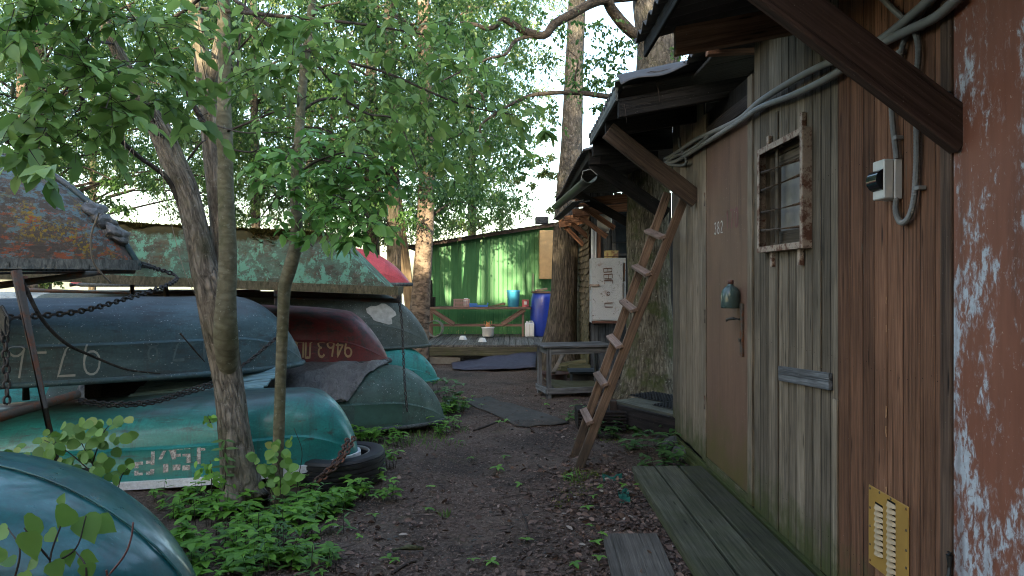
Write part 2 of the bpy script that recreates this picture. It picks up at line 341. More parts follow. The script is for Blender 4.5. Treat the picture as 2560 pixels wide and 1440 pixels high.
# metal / plastics
M['pipe']=rust('rusty_pipe',(.075,.058,.045),lo=.5,rough=.75)
M['chain']=rust('rusty_chain',(.075,.045,.035),(.15,.055,.03),lo=.5,rough=.75,sc=30)
M['darkchain']=rust('dark_chain',(.035,.03,.028),(.07,.04,.03),lo=.55,rough=.7,sc=30)
M['winframe']=rust('peeling_window_steel',(.34,.26,.20),(.12,.050,.028),lo=.465,sc=16)
M['cabinet']=rust('scuffed_white_metal',(.34,.34,.34),(.20,.12,.085),lo=.57,sc=5)
M['rustline']=plain('rust_line',(.11,.05,.035),.8,.2)
def metal_door(name,c1,c2,chip,lo,green):
    n=NM(name); o=n.obj(); p=n.pos(); z=n.sep(p,2)
    c=n.mix(n.step(n.noise(n.scl(o,(1,1,.35)),4,4,.6),.35,.65),c1,c2)
    c=n.bright(c,n.mth('ADD',n.mth('MULTIPLY',n.noise(n.scl(o,(30,30,3)),1,4,.6),.45),.78))
    a=n.noise(n.scl(o,(1.6,1.6,.8)),2.4,3,.6,.5); b=n.noise(n.scl(o,(1.5,1.5,.7)),26,8,.75,.4)
    zz=n.mth('MULTIPLY',n.mth('SUBTRACT',1.9,z),.075)
    m=n.mth('ADD',n.mth('ADD',n.mth('MULTIPLY',a,.75),n.mth('MULTIPLY',b,.80)),zz)
    c=n.mix(n.mth('MULTIPLY',n.step(m,lo-.05,lo),.22),c,chip); c=n.mix(n.step(m,lo,lo+.05),c,n.bright(n.mix(0.5,chip,chip),n.mth('ADD',n.mth('MULTIPLY',n.noise(o,45,5,.7),.9),.5)))
    stn=n.noise(n.scl(o,(9,9,.8)),1,5,.65); c=n.mix(n.mth('MULTIPLY',n.step(stn,.54,.68),.55),c,tuple(x*.45 for x in c1))
    sp=n.noise(o,75,3,.6); c=n.mix(n.mth('MULTIPLY',n.step(sp,.69,.72),.8),c,(.42,.32,.27))
    scr=n.noise(n.scl(o,(5,60,11)),1,2); c=n.mix(n.mth('MULTIPLY',n.step(scr,.70,.73),.4),c,(.30,.2,.17))
    gm=n.step(n.mth('SUBTRACT',n.noise(p,6,4),n.mth('MULTIPLY',z,1.0)),-.15,.35); c=n.mix(n.mth('MULTIPLY',gm,green),c,(.09,.075,.018))
    return n.fin(c,.55,n.bump(n.step(m,lo-.02,lo+.03),-.5,.002),.35)
M['bigdoor']=metal_door('chipped_brown_sheet',(.175,.062,.036),(.21,.080,.048),(.43,.45,.48),.845,0)
M['reddoor']=metal_door('dull_red_door_sheet',(.128,.072,.050),(.158,.088,.058),(.33,.31,.30),1.14,.75)
M['roof']=plain('dark_corrugated_sheet',(.060,.056,.056),.75,.3,.4)
M['rooflining']=wood('dark_roof_lining',(.022,.019,.017),(.06,.052,.046),var=.4)  # very dark brown boards below the roof sheets
M['conduit']=plain('grey_conduit',(.21,.205,.195),.5,.4,.35)
M['boxwhite']=plain('off_white_plastic',(.56,.55,.52),.4,.5,.15)
M['blackgloss']=plain('black_gloss_plastic',(.008,.010,.014),.12,.6,.1)
M['brass']=plain('yellow_painted_metal',(.36,.20,.045),.5,.45,.2)
M['brasslight']=plain('worn_louvre_metal',(.48,.34,.20),.5,.45,.2)
M['winbar']=rust('rusty_window_bar',(.24,.17,.12),(.13,.07,.045),lo=.5,sc=40)
M['glass']=plain('grey_curtain_behind_glass',(.24,.23,.22),.25,.5,.3)
M['slotshade']=plain('slot_shade_black',(.006,.006,.006),.9,.1)  # black colour standing in for shade in the vent openings
M['bottle']=plain('green_bottle_plastic',(.12,.19,.175),.18,.6,.1,Transmission_Weight=.5)
M['blackmetal']=plain('black_metal',(.02,.019,.018),.5,.5)
M['numwhite']=plain('number_white',(.62,.60,.56),.6,.3,.3)
M['numpink']=plain('number_faded_pink',(.20,.085,.08),.6,.3)
M['numtan']=plain('number_tan',(.42,.29,.16),.7,.3,.5)
def stencil():
    n=NM('worn_stencil_paint'); o=n.obj(); f=n.noise(o,42,5,.7)
    c=n.mix(n.step(f,.48,.54),(.20,.19,.18),(.44,.42,.40)); return n.fin(c,.7,None,.3)
M['stencil']=stencil()
M['chalk']=plain('chalk_paint',(.40,.42,.40),.8,.2,.45)
M['faintchalk']=plain('faint_chalk',(.10,.135,.14),.8,.2,.45)
M['patch']=plain('pale_filler_patch',(.40,.40,.37),.8,.2,.6)
M['patchgreen']=plain('green_patch',(.045,.10,.075),.6,.3,.4)
def tarp():
    n=NM('grey_tarpaulin'); o=n.obj(); f=n.noise(n.scl(o,(6,3,3)),3,6,.65,1.2)
    c=n.ramp(f,[(.3,(.075,.070,.068)),(.55,(.135,.128,.125)),(.75,(.20,.195,.195))]); return n.fin(c,.42,n.bump(f,.8,.04),.45)
M['tarp']=tarp()
M['rubber']=plain('black_rubber',(.020,.020,.023),.55,.45,.35)
M['mat']=plain('black_rubber_mat',(.014,.014,.016),.6,.4,.3)
M['roofingfelt']=plain('blue_grey_felt',(.060,.062,.090),.85,.25,.45)
M['greymat']=plain('muddy_grey_mat',(.075,.068,.060),.9,.2,.5)
M['plasticblue']=plain('drum_blue_plastic',(.018,.045,.33),.3,.5,.12)
M['bucketblue']=plain('bucket_blue_plastic',(.055,.32,.52),.35,.5,.1)
M['trayblue']=plain('tray_blue_plastic',(.03,.15,.50),.4,.5,.1)
M['crate']=plain('pinkish_crate_plastic',(.50,.28,.27),.5,.4,.2)
M['tinred']=plain('red_tin',(.45,.10,.11),.4,.5,.2)
M['enamel']=plain('white_enamel',(.62,.62,.62),.25,.5,.15)
M['jerry']=plain('white_jerrycan_plastic',(.68,.69,.70),.4,.4,.1)
M['tin']=rust('old_paint_tin',(.36,.27,.10),(.17,.07,.03),lo=.48)
M['brassburn']=plain('copper_burner',(.45,.20,.08),.35,.5,.2)
M['tanpanel']=plain('tan_cupboard_board',(.50,.33,.16),.7,.3,.25)
M['lamp']=plain('lamp_milk_glass',(.42,.40,.36),.35,.5,.2)
M['hose']=plain('grey_hose',(.20,.21,.19),.6,.4)
M['stone']=plain('grey_stone',(.085,.082,.076),.95,.2,.5)
M['concrete']=plain('concrete_block',(.20,.185,.16),.95,.2,.4)
M['greencloth']=plain('green_mesh_scrap',(.012,.085,.06),.8,.2,.4)
def greensheet():
    n=NM('green_painted_sheet'); o=n.obj(); z=n.sep(o,2)
    c=n.mix(n.step(n.noise(n.scl(o,(2,2,.6)),2,4),.35,.65),(.030,.140,.048),(.050,.185,.066))
    d=n.noise(n.scl(o,(14,14,3)),2.2,7,.75); c=n.mix(n.step(n.mth('SUBTRACT',d,n.mth('MULTIPLY',z,.05)),.585,.62),c,(.34,.30,.15))
    return n.fin(c,.5,None,.4)
M['greensheet']=greensheet()
def soil():
    n=NM('soil'); p=n.pos()
    a=n.noise(p,1.1,5,.6); b=n.noise(p,34,8,.75); f=n.noise(p,120,4,.7)
    c=n.ramp(b,[(.36,(.032,.022,.017)),(.48,(.095,.064,.050)),(.58,(.15,.108,.087)),(.70,(.24,.19,.155))])
    c=n.mix(n.mth('MULTIPLY',n.step(a,.48,.62),.6),c,(.034,.030,.027)); c=n.mix(n.mth('MULTIPLY',n.step(n.noise(n.addv(p,(7,3,1)),1.7,5,.65),.5,.64),.5),c,(.15,.115,.092))
    c=n.bright(c,n.mth('ADD',n.mth('MULTIPLY',f,.8),.6))
    c=n.mix(n.mth('MULTIPLY',n.step(n.noise(p,75,2,.5),.66,.70),.8),c,(.30,.25,.205))
    mo=n.mth('MULTIPLY',n.step(n.noise(p,2.1,5,.65),.60,.70),n.step(b,.4,.6)); c=n.mix(n.mth('MULTIPLY',mo,.5),c,(.055,.065,.018))
    h=n.mth('ADD',b,n.mth('MULTIPLY',f,.5)); return n.fin(c,.95,n.bump(h,.9,.02),.15)
M['soil']=soil()
def water():
    n=NM('lake_water'); p=n.pos(); h=n.noise(n.scl(p,(1,3,1)),1.6,3)
    return n.fin((.03,.045,.05),.06,n.bump(h,.25,.05),.5)
M['water']=water()
# ================================================================== SETTING
def axis_vals(segs):
    out=[]
    for a,b,n in segs: out+=list(np.linspace(a,b,n,endpoint=False))
    out.append(segs[-1][1]); return np.array(out)
xs=axis_vals([(-160,-12,24),(-12,-4,32),(-4,2.2,125),(2.2,10,24),(10,160,20)])
ys=axis_vals([(-60,0,20),(0,2.6,18),(2.6,9,140),(9,17,80),(17,32,36)])
GX,GY=np.meshgrid(xs,ys,indexing='ij'); GZ=gz(GX,GY)
V=np.stack([GX,GY,GZ],-1).reshape(-1,3); nu,nv=len(xs),len(ys)
I=(np.arange(nu-1)[:,None]*nv+np.arange(nv-1)[None]).ravel()
Fq=np.stack([I,I+nv,I+nv+1,I+1],-1)
tag(npmesh('ground',V,[Fq],np.zeros(len(Fq)),M['soil'],smooth=True),kind='structure')
b=MB(); b.grid(lambda u,v:Vector((-2500+5000*u,-400+3400*v,-.5)),4,4); tag(b.build('lake',M['water']),kind='structure')

# ================================================================== HUT 1 (right)
hut=thing('wooden_hut','long weathered plank hut along the right side with red door and barred window','hut',(2.4,4.5,0))
def child(o,p):
    o.parent=p; o.matrix_parent_inverse=Matrix.Translation(p.location).inverted(); return o
def bc(b,name,mat,par=None,**k):
    o=b.build(name,mat,None,**k)
    if par is not None: child(o,par)
    return o
XW=1.58
def yw(px): return XW*F/(px-1280)
YW0,YW1=3.745,4.415; ZW0,ZW1=1.79,2.39     # window hole
def planks(seams,zb,zt,gap=.010):
    b=MB()
    for a,c in zip(seams[:-1],seams[1:]):
        y1,y0=yw(a),yw(c); cuts=[y0,y1]
        r=random.random(); jx=random.uniform(-.0015,.0008)
        b.box((XW+.0016,y0-gap/2-.001,zb+.03),(XW+.012,y0+gap/2+.001,zt-.02 if not (YW0<y0<YW1) else ZW0-.01),-1,1)
        if YW0<y0<YW1: b.box((XW+.0016,y0-gap/2-.001,ZW1+.01),(XW+.012,y0+gap/2+.001,zt-.02),-1,1)
        for zn in (.32,1.22,2.12,2.72):
            for q in (.25,.75):
                yn=y0+(y1-y0)*(q+random.uniform(-.06,.06)); zz=zn+random.uniform(-.02,.02)
                if not (YW0-.02<yn<YW1+.02 and ZW0-.04<zz<ZW1+.04): b.box((XW+jx-.001,yn-.0035,zz-.0035),(XW+jx+.004,yn+.0035,zz+.0035),-1,1)
        lo=max(y0,YW0); hi=min(y1,YW1)
        if hi-lo>.005:
            for (s,e,za,zc) in ((y0,lo,zb,zt),(hi,y1,zb,zt),(lo,hi,zb,ZW0),(lo,hi,ZW1,zt)):
                if e-s>.006: b.box((XW+jx,s+(gap/2 if s==y0 else 0),za+random.uniform(-.01,.01)),(XW+jx+.024,e-(gap/2 if e==y1 else 0),zc),r,1)
        else: b.box((XW+jx,y0+gap/2,zb+random.uniform(-.015,.015)),(XW+jx+.024,y1-gap/2,zt),r,1)
    return b
bc(planks([1682,1700,1716,1731,1747,1759],.13,3.19),'plank_wall',M['greyplank'],hut,bevel=.003)
bc(planks([1885,1900,1921,1955,1972,1990,2012,2032,2052,2076,2095],.10,3.32),'plank_wall',M['greyplank'],hut,bevel=.003)
bc(planks([2095,2125,2157,2187,2219,2258,2300,2338,2362],.08,3.0,.006),'red_plank_wall',M['redplank'],hut,bevel=.003)
b=MB(); b.box((XW-.02,yw(2390),.05),(XW+.02,yw(2362)-.002,3.0)); bc(b,'corner_post',wood('dark_brown_post',(.045,.027,.019),(.12,.075,.052)),hut,bevel=.004)
# dark backing + body of the hut behind the planks
b=MB()
for k in range(14): b.box((XW,-1.6+k*.124,.08),(XW+.024,-1.6+k*.124+.118,3.0))
bc(b,'red_plank_wall',M['redplank'],hut,bevel=.003)
b=MB(); b.box((1.63,YW1+.03,.0),(1.68,6.80,3.0)); b.box((1.63,-1.6,.0),(1.68,YW0-.03,2.95)); b.box((1.63,YW0-.03,0),(1.68,YW1+.03,ZW0-.03)); b.box((1.63,YW0-.03,ZW1+.03),(1.68,YW1+.03,3.0))
b.box((1.68,6.74,0),(5,6.80,3.0)); b.box((1.60,-1.66,.0),(5,-1.6,3.2)); b.box((5,-1.66,0),(5.06,6.8,3.4)); bc(b,'inner_wall',M['blackwood'],hut)
# base beam with moss
b=MB(); b.box((XW-.032,3.0,.015),(XW-.003,7.0,.115),n=1); b.box((XW-.055,5.05,.0),(XW-.034,6.9,.06)); bc(b,'base_board',wood('mossy_base_board',(.04,.04,.02),(.10,.10,.05),moss=1,mz=(.0,.3)),hut,bevel=.004)
# door
dr=MB(); dr.box((XW-.004,yw(1873),.17),(XW+.02,yw(1768),2.74)); door=bc(dr,'door',M['reddoor'],hut,bevel=.003)
b=MB(); b.box((XW-.010,yw(1873)+.002,2.745),(XW+.022,yw(1768)-.002,2.84)); bc(b,'door_header',M['beam'],hut,bevel=.003)
b=MB(); b.box((XW-.012,yw(1768)+.004,.12),(XW+.022,yw(1759)-.004,2.95)); b.box((XW-.014,yw(1885)+.004,.12),(XW+.022,yw(1873)-.004,2.95)); b.box((XW-.012,yw(1873)+.002,.10),(XW+.022,yw(1768)-.002,.165)); bc(b,'door_frame',M['greyplank'],hut,bevel=.003)
def textdata(s,size,sub=0,font_shear=0):
    c=bpy.data.curves.new('t','FONT'); c.body=s; c.size=size; c.resolution_u=3; c.shear=font_shear
    o=bpy.data.objects.new('t',c); COL.objects.link(o); dg=bpy.context.evaluated_depsgraph_get(); me=bpy.data.meshes.new_from_object(o.evaluated_get(dg))
    bm=bmesh.new(); bm.from_mesh(me); bmesh.ops.triangulate(bm,faces=bm.faces)
    if sub: bmesh.ops.subdivide_edges(bm,edges=bm.edges,cuts=sub); bmesh.ops.triangulate(bm,faces=bm.faces)
    vs=[tuple(v.co) for v in bm.verts]; fs=[tuple(v.index for v in f.verts) for f in bm.faces]; bm.free()
    bpy.data.objects.remove(o); bpy.data.curves.remove(c); bpy.data.meshes.remove(me); return vs,fs
def walltext(s,py,pz,size,mat,name,par,sy=1,shear=0,dx=-.0065):
    vs,fs=textdata(s,size,font_shear=shear); b=MB(); b.add([(XW+dx,py-x*sy,pz+y) for x,y,z in vs],fs,.5); return bc(b,name,mat,par)
def strokes(polys,fn,w):         # hand painted strokes: polylines in 2D, constant width
    b=MB()
    for pl in polys:
        pl=[np.array(p,float) for p in pl]; L=[];R=[]
        for i,p in enumerate(pl):
            d=pl[min(i+1,len(pl)-1)]-pl[max(i-1,0)]; d/=np.linalg.norm(d)+1e-9; n=np.array([-d[1],d[0]])*w/2
            L.append(p+n);R.append(p-n)
        vs=[fn(*q) for q in L]+[fn(*q) for q in R]; k=len(pl); b.add(vs,[(i,i+1,k+i+1,k+i) for i in range(k-1)])
    return b
def arc(cx,cy,rx,ry,a0,a1,n=10): return [(cx+rx*math.cos(math.radians(a0+(a1-a0)*i/n)),cy+ry*math.sin(math.radians(a0+(a1-a0)*i/n))) for i in range(n+1)]
D3=[arc(.25,.74,.22,.24,150,-90),arc(.25,.26,.25,.26,90,-150)]
D8=[arc(.25,.74,.2,.25,0,360,14),arc(.25,.25,.25,.25,0,360,14)]
D2=[arc(.25,.74,.23,.24,160,-30)+[(.02,.02),(.5,.02)]]
D1=[[(.1,.75),(.25,1),(.25,0)]]; D7=[[(.0,.98),(.5,.98),(.15,0)]]; D0=[arc(.25,.5,.24,.5,0,360,16)]
def word(chars,h,gap=.75): return [[((x+i*gap)*h,y*h) for x,y in pl] for i,c in enumerate(chars) for pl in c]
b=strokes(word([D3,D8,D2],.088,.95),lambda x,y:(XW-.0065,5.52-x,1.955+y),.010); bc(b,'door_lettering',M['numwhite'],door)
b=strokes(word([D1,D7,D0],.13,.8),lambda x,y:(XW-.0062,5.22-x,1.975+y),.022); bc(b,'faded_lettering',M['numpink'],door)
# hinges of the door
for z in (.55,1.25,2.2): b=MB(); b.tube([(XW-.012,yw(1766),z),(XW-.012,yw(1766),z+.11)],.010,6); bc(b,'hinge',M['pipe'],door)
# lock plate, handle
b=MB(); b.box((XW-.020,4.82,1.08),(XW-.0045,4.87,1.44)); bc(b,'lock_plate',M['pipe'],door,bevel=.003)
b=MB(); b.tube([(XW-.01,4.86,1.33),(XW-.06,4.87,1.335),(XW-.07,4.92,1.33),(XW-.07,4.99,1.322),(XW-.062,5.02,1.31)],[.011,.011,.010,.009,.006],8); bc(b,'handle',M['blackmetal'],door,smooth=True); b=MB(); b.tube([(XW-.021,4.85,1.19),(XW-.03,4.85,1.19)],.016,10); bc(b,'lock_cylinder',M['blackmetal'],door)
b=MB(); prof=[(.062,0),(.066,.01),(.066,.085),(.060,.115),(.045,.14),(.026,.152),(.018,.165),(.018,.172)]
b.lathe(prof,(XW-.062,4.93,1.405),20); o=b.build('cut_bottle',M['bottle'],smooth=True,solid=.002)
bb=MB(); bb.lathe([(.0,.196),(.019,.196),(.021,.19),(.021,.168),(.0,.168)],(XW-.062,4.93,1.405),14); bt=thing('plastic_bottle','cut green plastic bottle hung as a rain cover over the red door handle','bottle',(XW-.062,4.93,1.4)); child(o,bt); o.name='bottle_body'; bc(bb,'bottle_cap',plain('cap_rust',(.13,.06,.05)),bt,smooth=True)
# window
def bar_frame(b,x0,x1,y0,y1,z0,z1,w,r=None):
    b.box((x0,y0,z0),(x1,y0+w,z1)); b.box((x0,y1-w,z0),(x1,y1,z1)); b.box((x0,y0+w,z0),(x1,y1-w,z0+w)); b.box((x0,y0+w,z1-w),(x1,y1-w,z1))
win=MB(); bar_frame(win,1.527,1.533,3.735,4.425,1.768,2.408,.036)
t=.007
win.box((1.533,3.735,1.768),(1.579,3.735+t,2.408)); win.box((1.533,4.425-t,1.768),(1.579,4.425,2.408)); win.box((1.533,3.742,1.768),(1.579,4.418,1.768+t)); win.box((1.533,3.742,2.408-t),(1.579,4.418,2.408))
wfr=bc(win,'window',M['winframe'],hut,bevel=.0015)
for (yy,za,zb) in ((3.80,2.408,2.50),(4.30,2.408,2.475),(3.83,1.68,1.768),(4.24,1.68,1.768)):
    b=MB(); b.box((1.552,yy,za),(1.577,yy+.034,zb)); bc(b,'mounting_tab',M['winframe'],wfr,bevel=.002)
for (za,zb) in ((2.262,2.245),(2.15,2.165),(2.015,2.01),(1.905,1.885)):
    b=MB(); b.tube([(1.545,3.745,zb),(1.545,4.415,za)],.0105,6); bc(b,'window_bar',M['winbar'],wfr,smooth=True)
b=MB(); bar_frame(b,1.612,1.64,3.80,4.36,1.83,2.35,.062); b.box((1.604,3.74,1.775),(1.66,3.80,2.40)); b.box((1.604,4.36,1.775),(1.66,4.42,2.40)); b.box((1.604,3.80,2.35),(1.66,4.36,2.40)); b.box((1.604,3.80,1.775),(1.66,4.36,1.83))
bc(b,'window_sash',wood('grey_sash',(.075,.058,.042),(.12,.095,.07)),wfr,bevel=.003)
b=MB(); b.grid(lambda u,v:Vector((1.632+.004*math.sin(u*11+v*2)*(1-.4*v),3.84+.48*u,1.86+.46*v)),40,8); bc(b,'curtain',M['glass'],wfr,smooth=True)
# grey cross board below the window
b=MB(); b.board((XW-.014,4.15,1.055),(XW-.014,3.49,1.10),.085,.022,(0,0,1)); bc(b,'cross_board',M['greytable'],hut,bevel=.003)
b=MB(); b.box((XW-.012,3.43,.1),(XW-.001,3.475,1.02)); b.box((XW-.010,4.20,.1),(XW-.001,4.235,2.6)); b.box((XW-.009,3.62,1.15),(XW-.001,3.66,1.70)); bc(b,'cover_strip',M['greyplank'],hut,bevel=.002)
# vent plate
b=MB(); b.box((XW-.006,2.82,.352),(XW-.0005,3.135,.698)); vent=bc(b,'vent_plate',M['brass'],hut,bevel=.002)
for (yy,n,z0) in ((2.945,13,.365),(3.045,9,.42)):
    b=MB()
    for k in range(n):
        z=z0+k*.0245
        b.grid(lambda u,v:Vector((XW-.0064-.017*math.sin(PI*u)**.6*(1-v)**.7,yy-.033+.066*u,z+.0165*v)),8,4)
    bc(b,'louvre',M['brasslight'],vent,smooth=True)
    b=MB(); b.box((XW-.0072,yy-.031,z0-.004),(XW-.0063,yy+.031,z0+n*.0245)); bc(b,'slot_shade',M['slotshade'],vent)  # black sheet on the plate paints the shade between the louvres
for (yy,z) in [(2.835,q) for q in (.365,.45,.52,.60,.685)]+[(3.12,q) for q in (.37,.44,.52,.6,.685)]+[(2.95,.69),(3.04,.69),(2.98,.36)]:
    b=MB(); b.lathe([(.0,.0035),(.005,.002),(.006,0)],(XW-.0062,yy,z),8,axis=(-1,0,0)); bc(b,'screw',M['pipe'],vent)
# peeled streak of bare wood on the red planks
mb_=plain('bare_wood',(.42,.22,.11),.8,.2)
yy=yw(2219)
for (z0,z1,w,m) in ((1.02,1.07,.008,0),(.94,.985,.006,0),(.70,.73,.008,0),(1.5,1.53,.004,0),(1.38,1.41,.005,0)):
    pl=[]
    for k in range(6):
        z=z0+(z1-z0)*k/5; pl.append((yy+.004+random.uniform(-.002,.002),z))
    vs=[(XW-.0052,y-w*(.5+.5*random.random()),z) for y,z in pl]+[(XW-.0052,y+w*.3,z) for y,z in pl]
    b=MB(); b.add(vs,[(i,i+1,7+i,6+i) for i in range(5)]); bc(b,'peeled_streak',mb_,hut)
# big metal door (nearest)
bd=MB(); bd.box((XW-.012,.15,.04),(XW+.01,yw(2392),3.0)); bigd=bc(bd,'metal_door',M['bigdoor'],hut,bevel=.002)
for z in (2.16,.52):
    b=MB(); b.tube([(XW-.022,yw(2389),z-.09),(XW-.022,yw(2389),z+.005)],.012,8); b.tube([(XW-.022,yw(2389),z+.008),(XW-.022,yw(2389),z+.10)],.012,8); b.tube([(XW-.022,yw(2389),z+.102),(XW-.022,yw(2389),z+.112)],.008,8); bc(b,'hinge',M['blackmetal'],bigd)
# braces
for (pts,w,t,mat) in (([(1.6,2.50,2.105),(.72,2.50,2.775)],.145,.055,M['brace']),([(1.585,6.08,2.285),(.82,6.08,2.88)],.15,.055,M['brace2'])):
    b=MB(); b.board(pts[0],pts[1],w,t,(0,0,1),n=3,warp=.004); bc(b,'roof_brace',mat,hut,bevel=.004)
# roofs
def corr(x0,x1,y0,y1,z0,z1,amp=.02,wl=.15,droop=0):
    b=MB(); nv=int((y1-y0)/wl*8)
    def fn(u,v):
        y=y0+(y1-y0)*v; x=x0+(x1-x0)*u
        return Vector((x,y,z0+(z1-z0)*u+amp*math.sin(2*PI*y/wl)-droop*(1-u)**8+.012*math.sin(y*1.7)))
    b.grid(fn,14,nv); return b
rf=bc(corr(.70,5,-1.8,4.10,2.985,4.0,droop=.03),'roof',M['roof'],hut,smooth=True,solid=.007)
rf2=bc(corr(.77,5,5.28,7.15,3.085,3.9,droop=.035),'roof',M['roof'],hut,smooth=True,solid=.007)
rf3=bc(corr(1.28,5,4.0,5.4,3.20,4.0),'roof',M['roof'],hut,smooth=True,solid=.007)
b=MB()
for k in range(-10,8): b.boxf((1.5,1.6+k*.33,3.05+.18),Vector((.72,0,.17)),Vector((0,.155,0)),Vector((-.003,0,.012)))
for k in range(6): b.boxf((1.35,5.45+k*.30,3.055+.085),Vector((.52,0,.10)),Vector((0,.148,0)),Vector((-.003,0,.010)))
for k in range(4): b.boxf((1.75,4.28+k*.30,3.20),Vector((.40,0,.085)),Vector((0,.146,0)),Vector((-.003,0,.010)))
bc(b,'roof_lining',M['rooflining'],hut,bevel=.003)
for q in ((1.35,3.88,2.985),(1.35,2.2,3.0)): b=MB(); b.boxf(q,Vector((.46,0,.085)),Vector((0,.03,0)),Vector((0,0,.075))); bc(b,'rafter',M['rafter2'],hut,bevel=.004)
for q,dz in (((1.32,5.36,2.985),.095),((1.32,7.05,2.945),.05),((1.32,6.1,2.98),.09)): b=MB(); b.boxf(q,Vector((.52,0,dz)),Vector((0,.028,0)),Vector((0,0,.07))); bc(b,'rafter',M['blackwood'],hut,bevel=.004)
b=MB(); quad=[(.80,7.10,2.97),(1.6,7.10,2.97),(1.6,7.10,3.23),(.80,7.10,3.06)]; b.add(quad+[(x,y+.02,z) for x,y,z in quad],[(0,1,2,3),(7,6,5,4),(0,4,5,1),(1,5,6,2),(2,6,7,3),(3,7,4,0)]); bc(b,'gable_board',M['blackwood'],hut)
b=MB(); b.boxf((1.52,4.75,3.16),Vector((.25,.12,.05)),Vector((0,.03,0)),Vector((0,0,.05))); bc(b,'rafter',M['rafter'],hut,bevel=.004)
b=MB(); b.grid(lambda u,v:Vector((.80+.60*u,5.20+.22*v,3.065+.125*u+.10*v+.022*math.sin(u*7.5+.8)*(1-v)-.05*(1-u)**3*(1-v))),26,5); bc(b,'roof_flap',M['roof'],hut,smooth=True,solid=.006)
b=MB(); b.box((.775,5.33,2.945),(.797,7.1,3.05)); bc(b,'eave_board',M['greyrail'],hut,bevel=.003)
b=MB(); b.box((.745,-1.7,2.86),(.765,4.02,2.945)); bc(b,'eave_board',M['blackwood'],hut,bevel=.003)
# torn flap on the near eave + twigs on the roof
b=MB()
for (px,py,dx,dz) in ((1640,205,.03,-.16),(1560,260,.02,-.14),(1610,185,.10,.02),(1650,210,.08,-.01)):
    p=P(px,py,5.3); b.tube([p,p+Vector((dx*.5,0,dz*.4+.01)),p+Vector((dx,.0,dz))],[.004,.003,.001],5)
bc(b,'hanging_twig',M['twig'],hut)
# electrics
ebox=thing('switch_box','off white switch box with black dome cover on the red planks','switch box',(XW,2.915,1.93))
b=MB(); b.box((1.545,2.868,1.928),(1.578,2.962,2.092)); bc(b,'back_case',M['boxwhite'],ebox,bevel=.003)
b=MB(); b.box((1.503,2.870,1.930),(1.5435,2.960,2.090)); bc(b,'front_case',M['boxwhite'],ebox,bevel=.004)
b=MB(); b.grid(lambda u,v:Vector((1.5025-.030*math.sin(PI*u)**.6,2.874+.082*v,1.965+.086*u)),12,1); b.add([(1.5025-.030*math.sin(PI*i/12)**.6,2.874,1.965+.086*i/12) for i in range(13)],[tuple(range(13))]); b.add([(1.5025-.030*math.sin(PI*i/12)**.6,2.956,1.965+.086*i/12) for i in range(13)],[tuple(range(12,-1,-1))]); bc(b,'dome_cover',M['blackgloss'],ebox,auto=.7,smooth=True)
def corrtube(pts,r=.0125,name='conduit',pitch=.0055):
    sp=smoothpath(pts,24); L=[0]
    for a,c in zip(sp[:-1],sp[1:]): L.append(L[-1]+np.linalg.norm(c-a))
    n=int(L[-1]/pitch*2); q=np.linspace(0,L[-1],n); A=np.array(sp); Q=np.stack([np.interp(q,L,A[:,i]) for i in range(3)],-1)
    b=MB(); b.tube([Vector(p) for p in Q],[r*(1 if k%2 else .86) for k in range(n)],8); return b
cab=thing('cable_conduit','grey ribbed cable conduits looping from the switch box up under the roof','conduit',(XW,2.9,2.2))
XC=1.556
bc(corrtube([WL(*q,XC) for q in ((2242,398),(2238,360),(2232,310),(2230,240),(2246,160),(2270,80),(2330,0),(2370,-40))]),'tube',M['conduit'],cab,smooth=False)
bc(corrtube([WL(*q,XC) for q in ((2240,494),(2240,530),(2252,556),(2272,543),(2286,490),(2292,380),(2290,230),(2296,120),(2280,70),(2230,20),(2180,-30))]),'tube',M['conduit'],cab)
for (px,py) in ((2244,345),(2300,470),(2252,130),(2300,70)):
    p=WL(px,py,1.56); b=MB(); b.box((1.545,p.y-.014,p.z-.008),(1.5775,p.y+.014,p.z+.008)); bc(b,'clip',M['conduit'],cab,bevel=.002)
pip=thing('cable_bundle','pair of thick grey cables strung along the plank wall below the roof','cable',(XW,5,2.8))
for off in (0,.05):
    b=MB(); X=1.53
    pts=[WL(px,py,X) for px,py in ((1662,398),(1690,388),(1740,352),(1790,322),(1850,290),(1900,255),(1980,212),(2060,165),(2130,128),(2200,92),(2270,52),(2340,0),(2400,-60))]
    pts=[p+Vector((0,0,-off+.02*math.sin(i*1.3+off*40))) for i,p in enumerate(pts)]
    b.tube([Vector(p) for p in smoothpath(pts,6)],.019,8); bc(b,'cable',M['conduit'],pip,smooth=True)
b=MB(); b.tube([Vector(p) for p in smoothpath([WL(px,py,1.53) for px,py in ((1790,325),(1730,372),(1680,395),(1664,408),(1680,412),(1705,413),(1716,405),(1710,385),(1700,365),(1698,345))],6)],.014,7); bc(b,'cable_end',M['conduit'],pip,smooth=True)
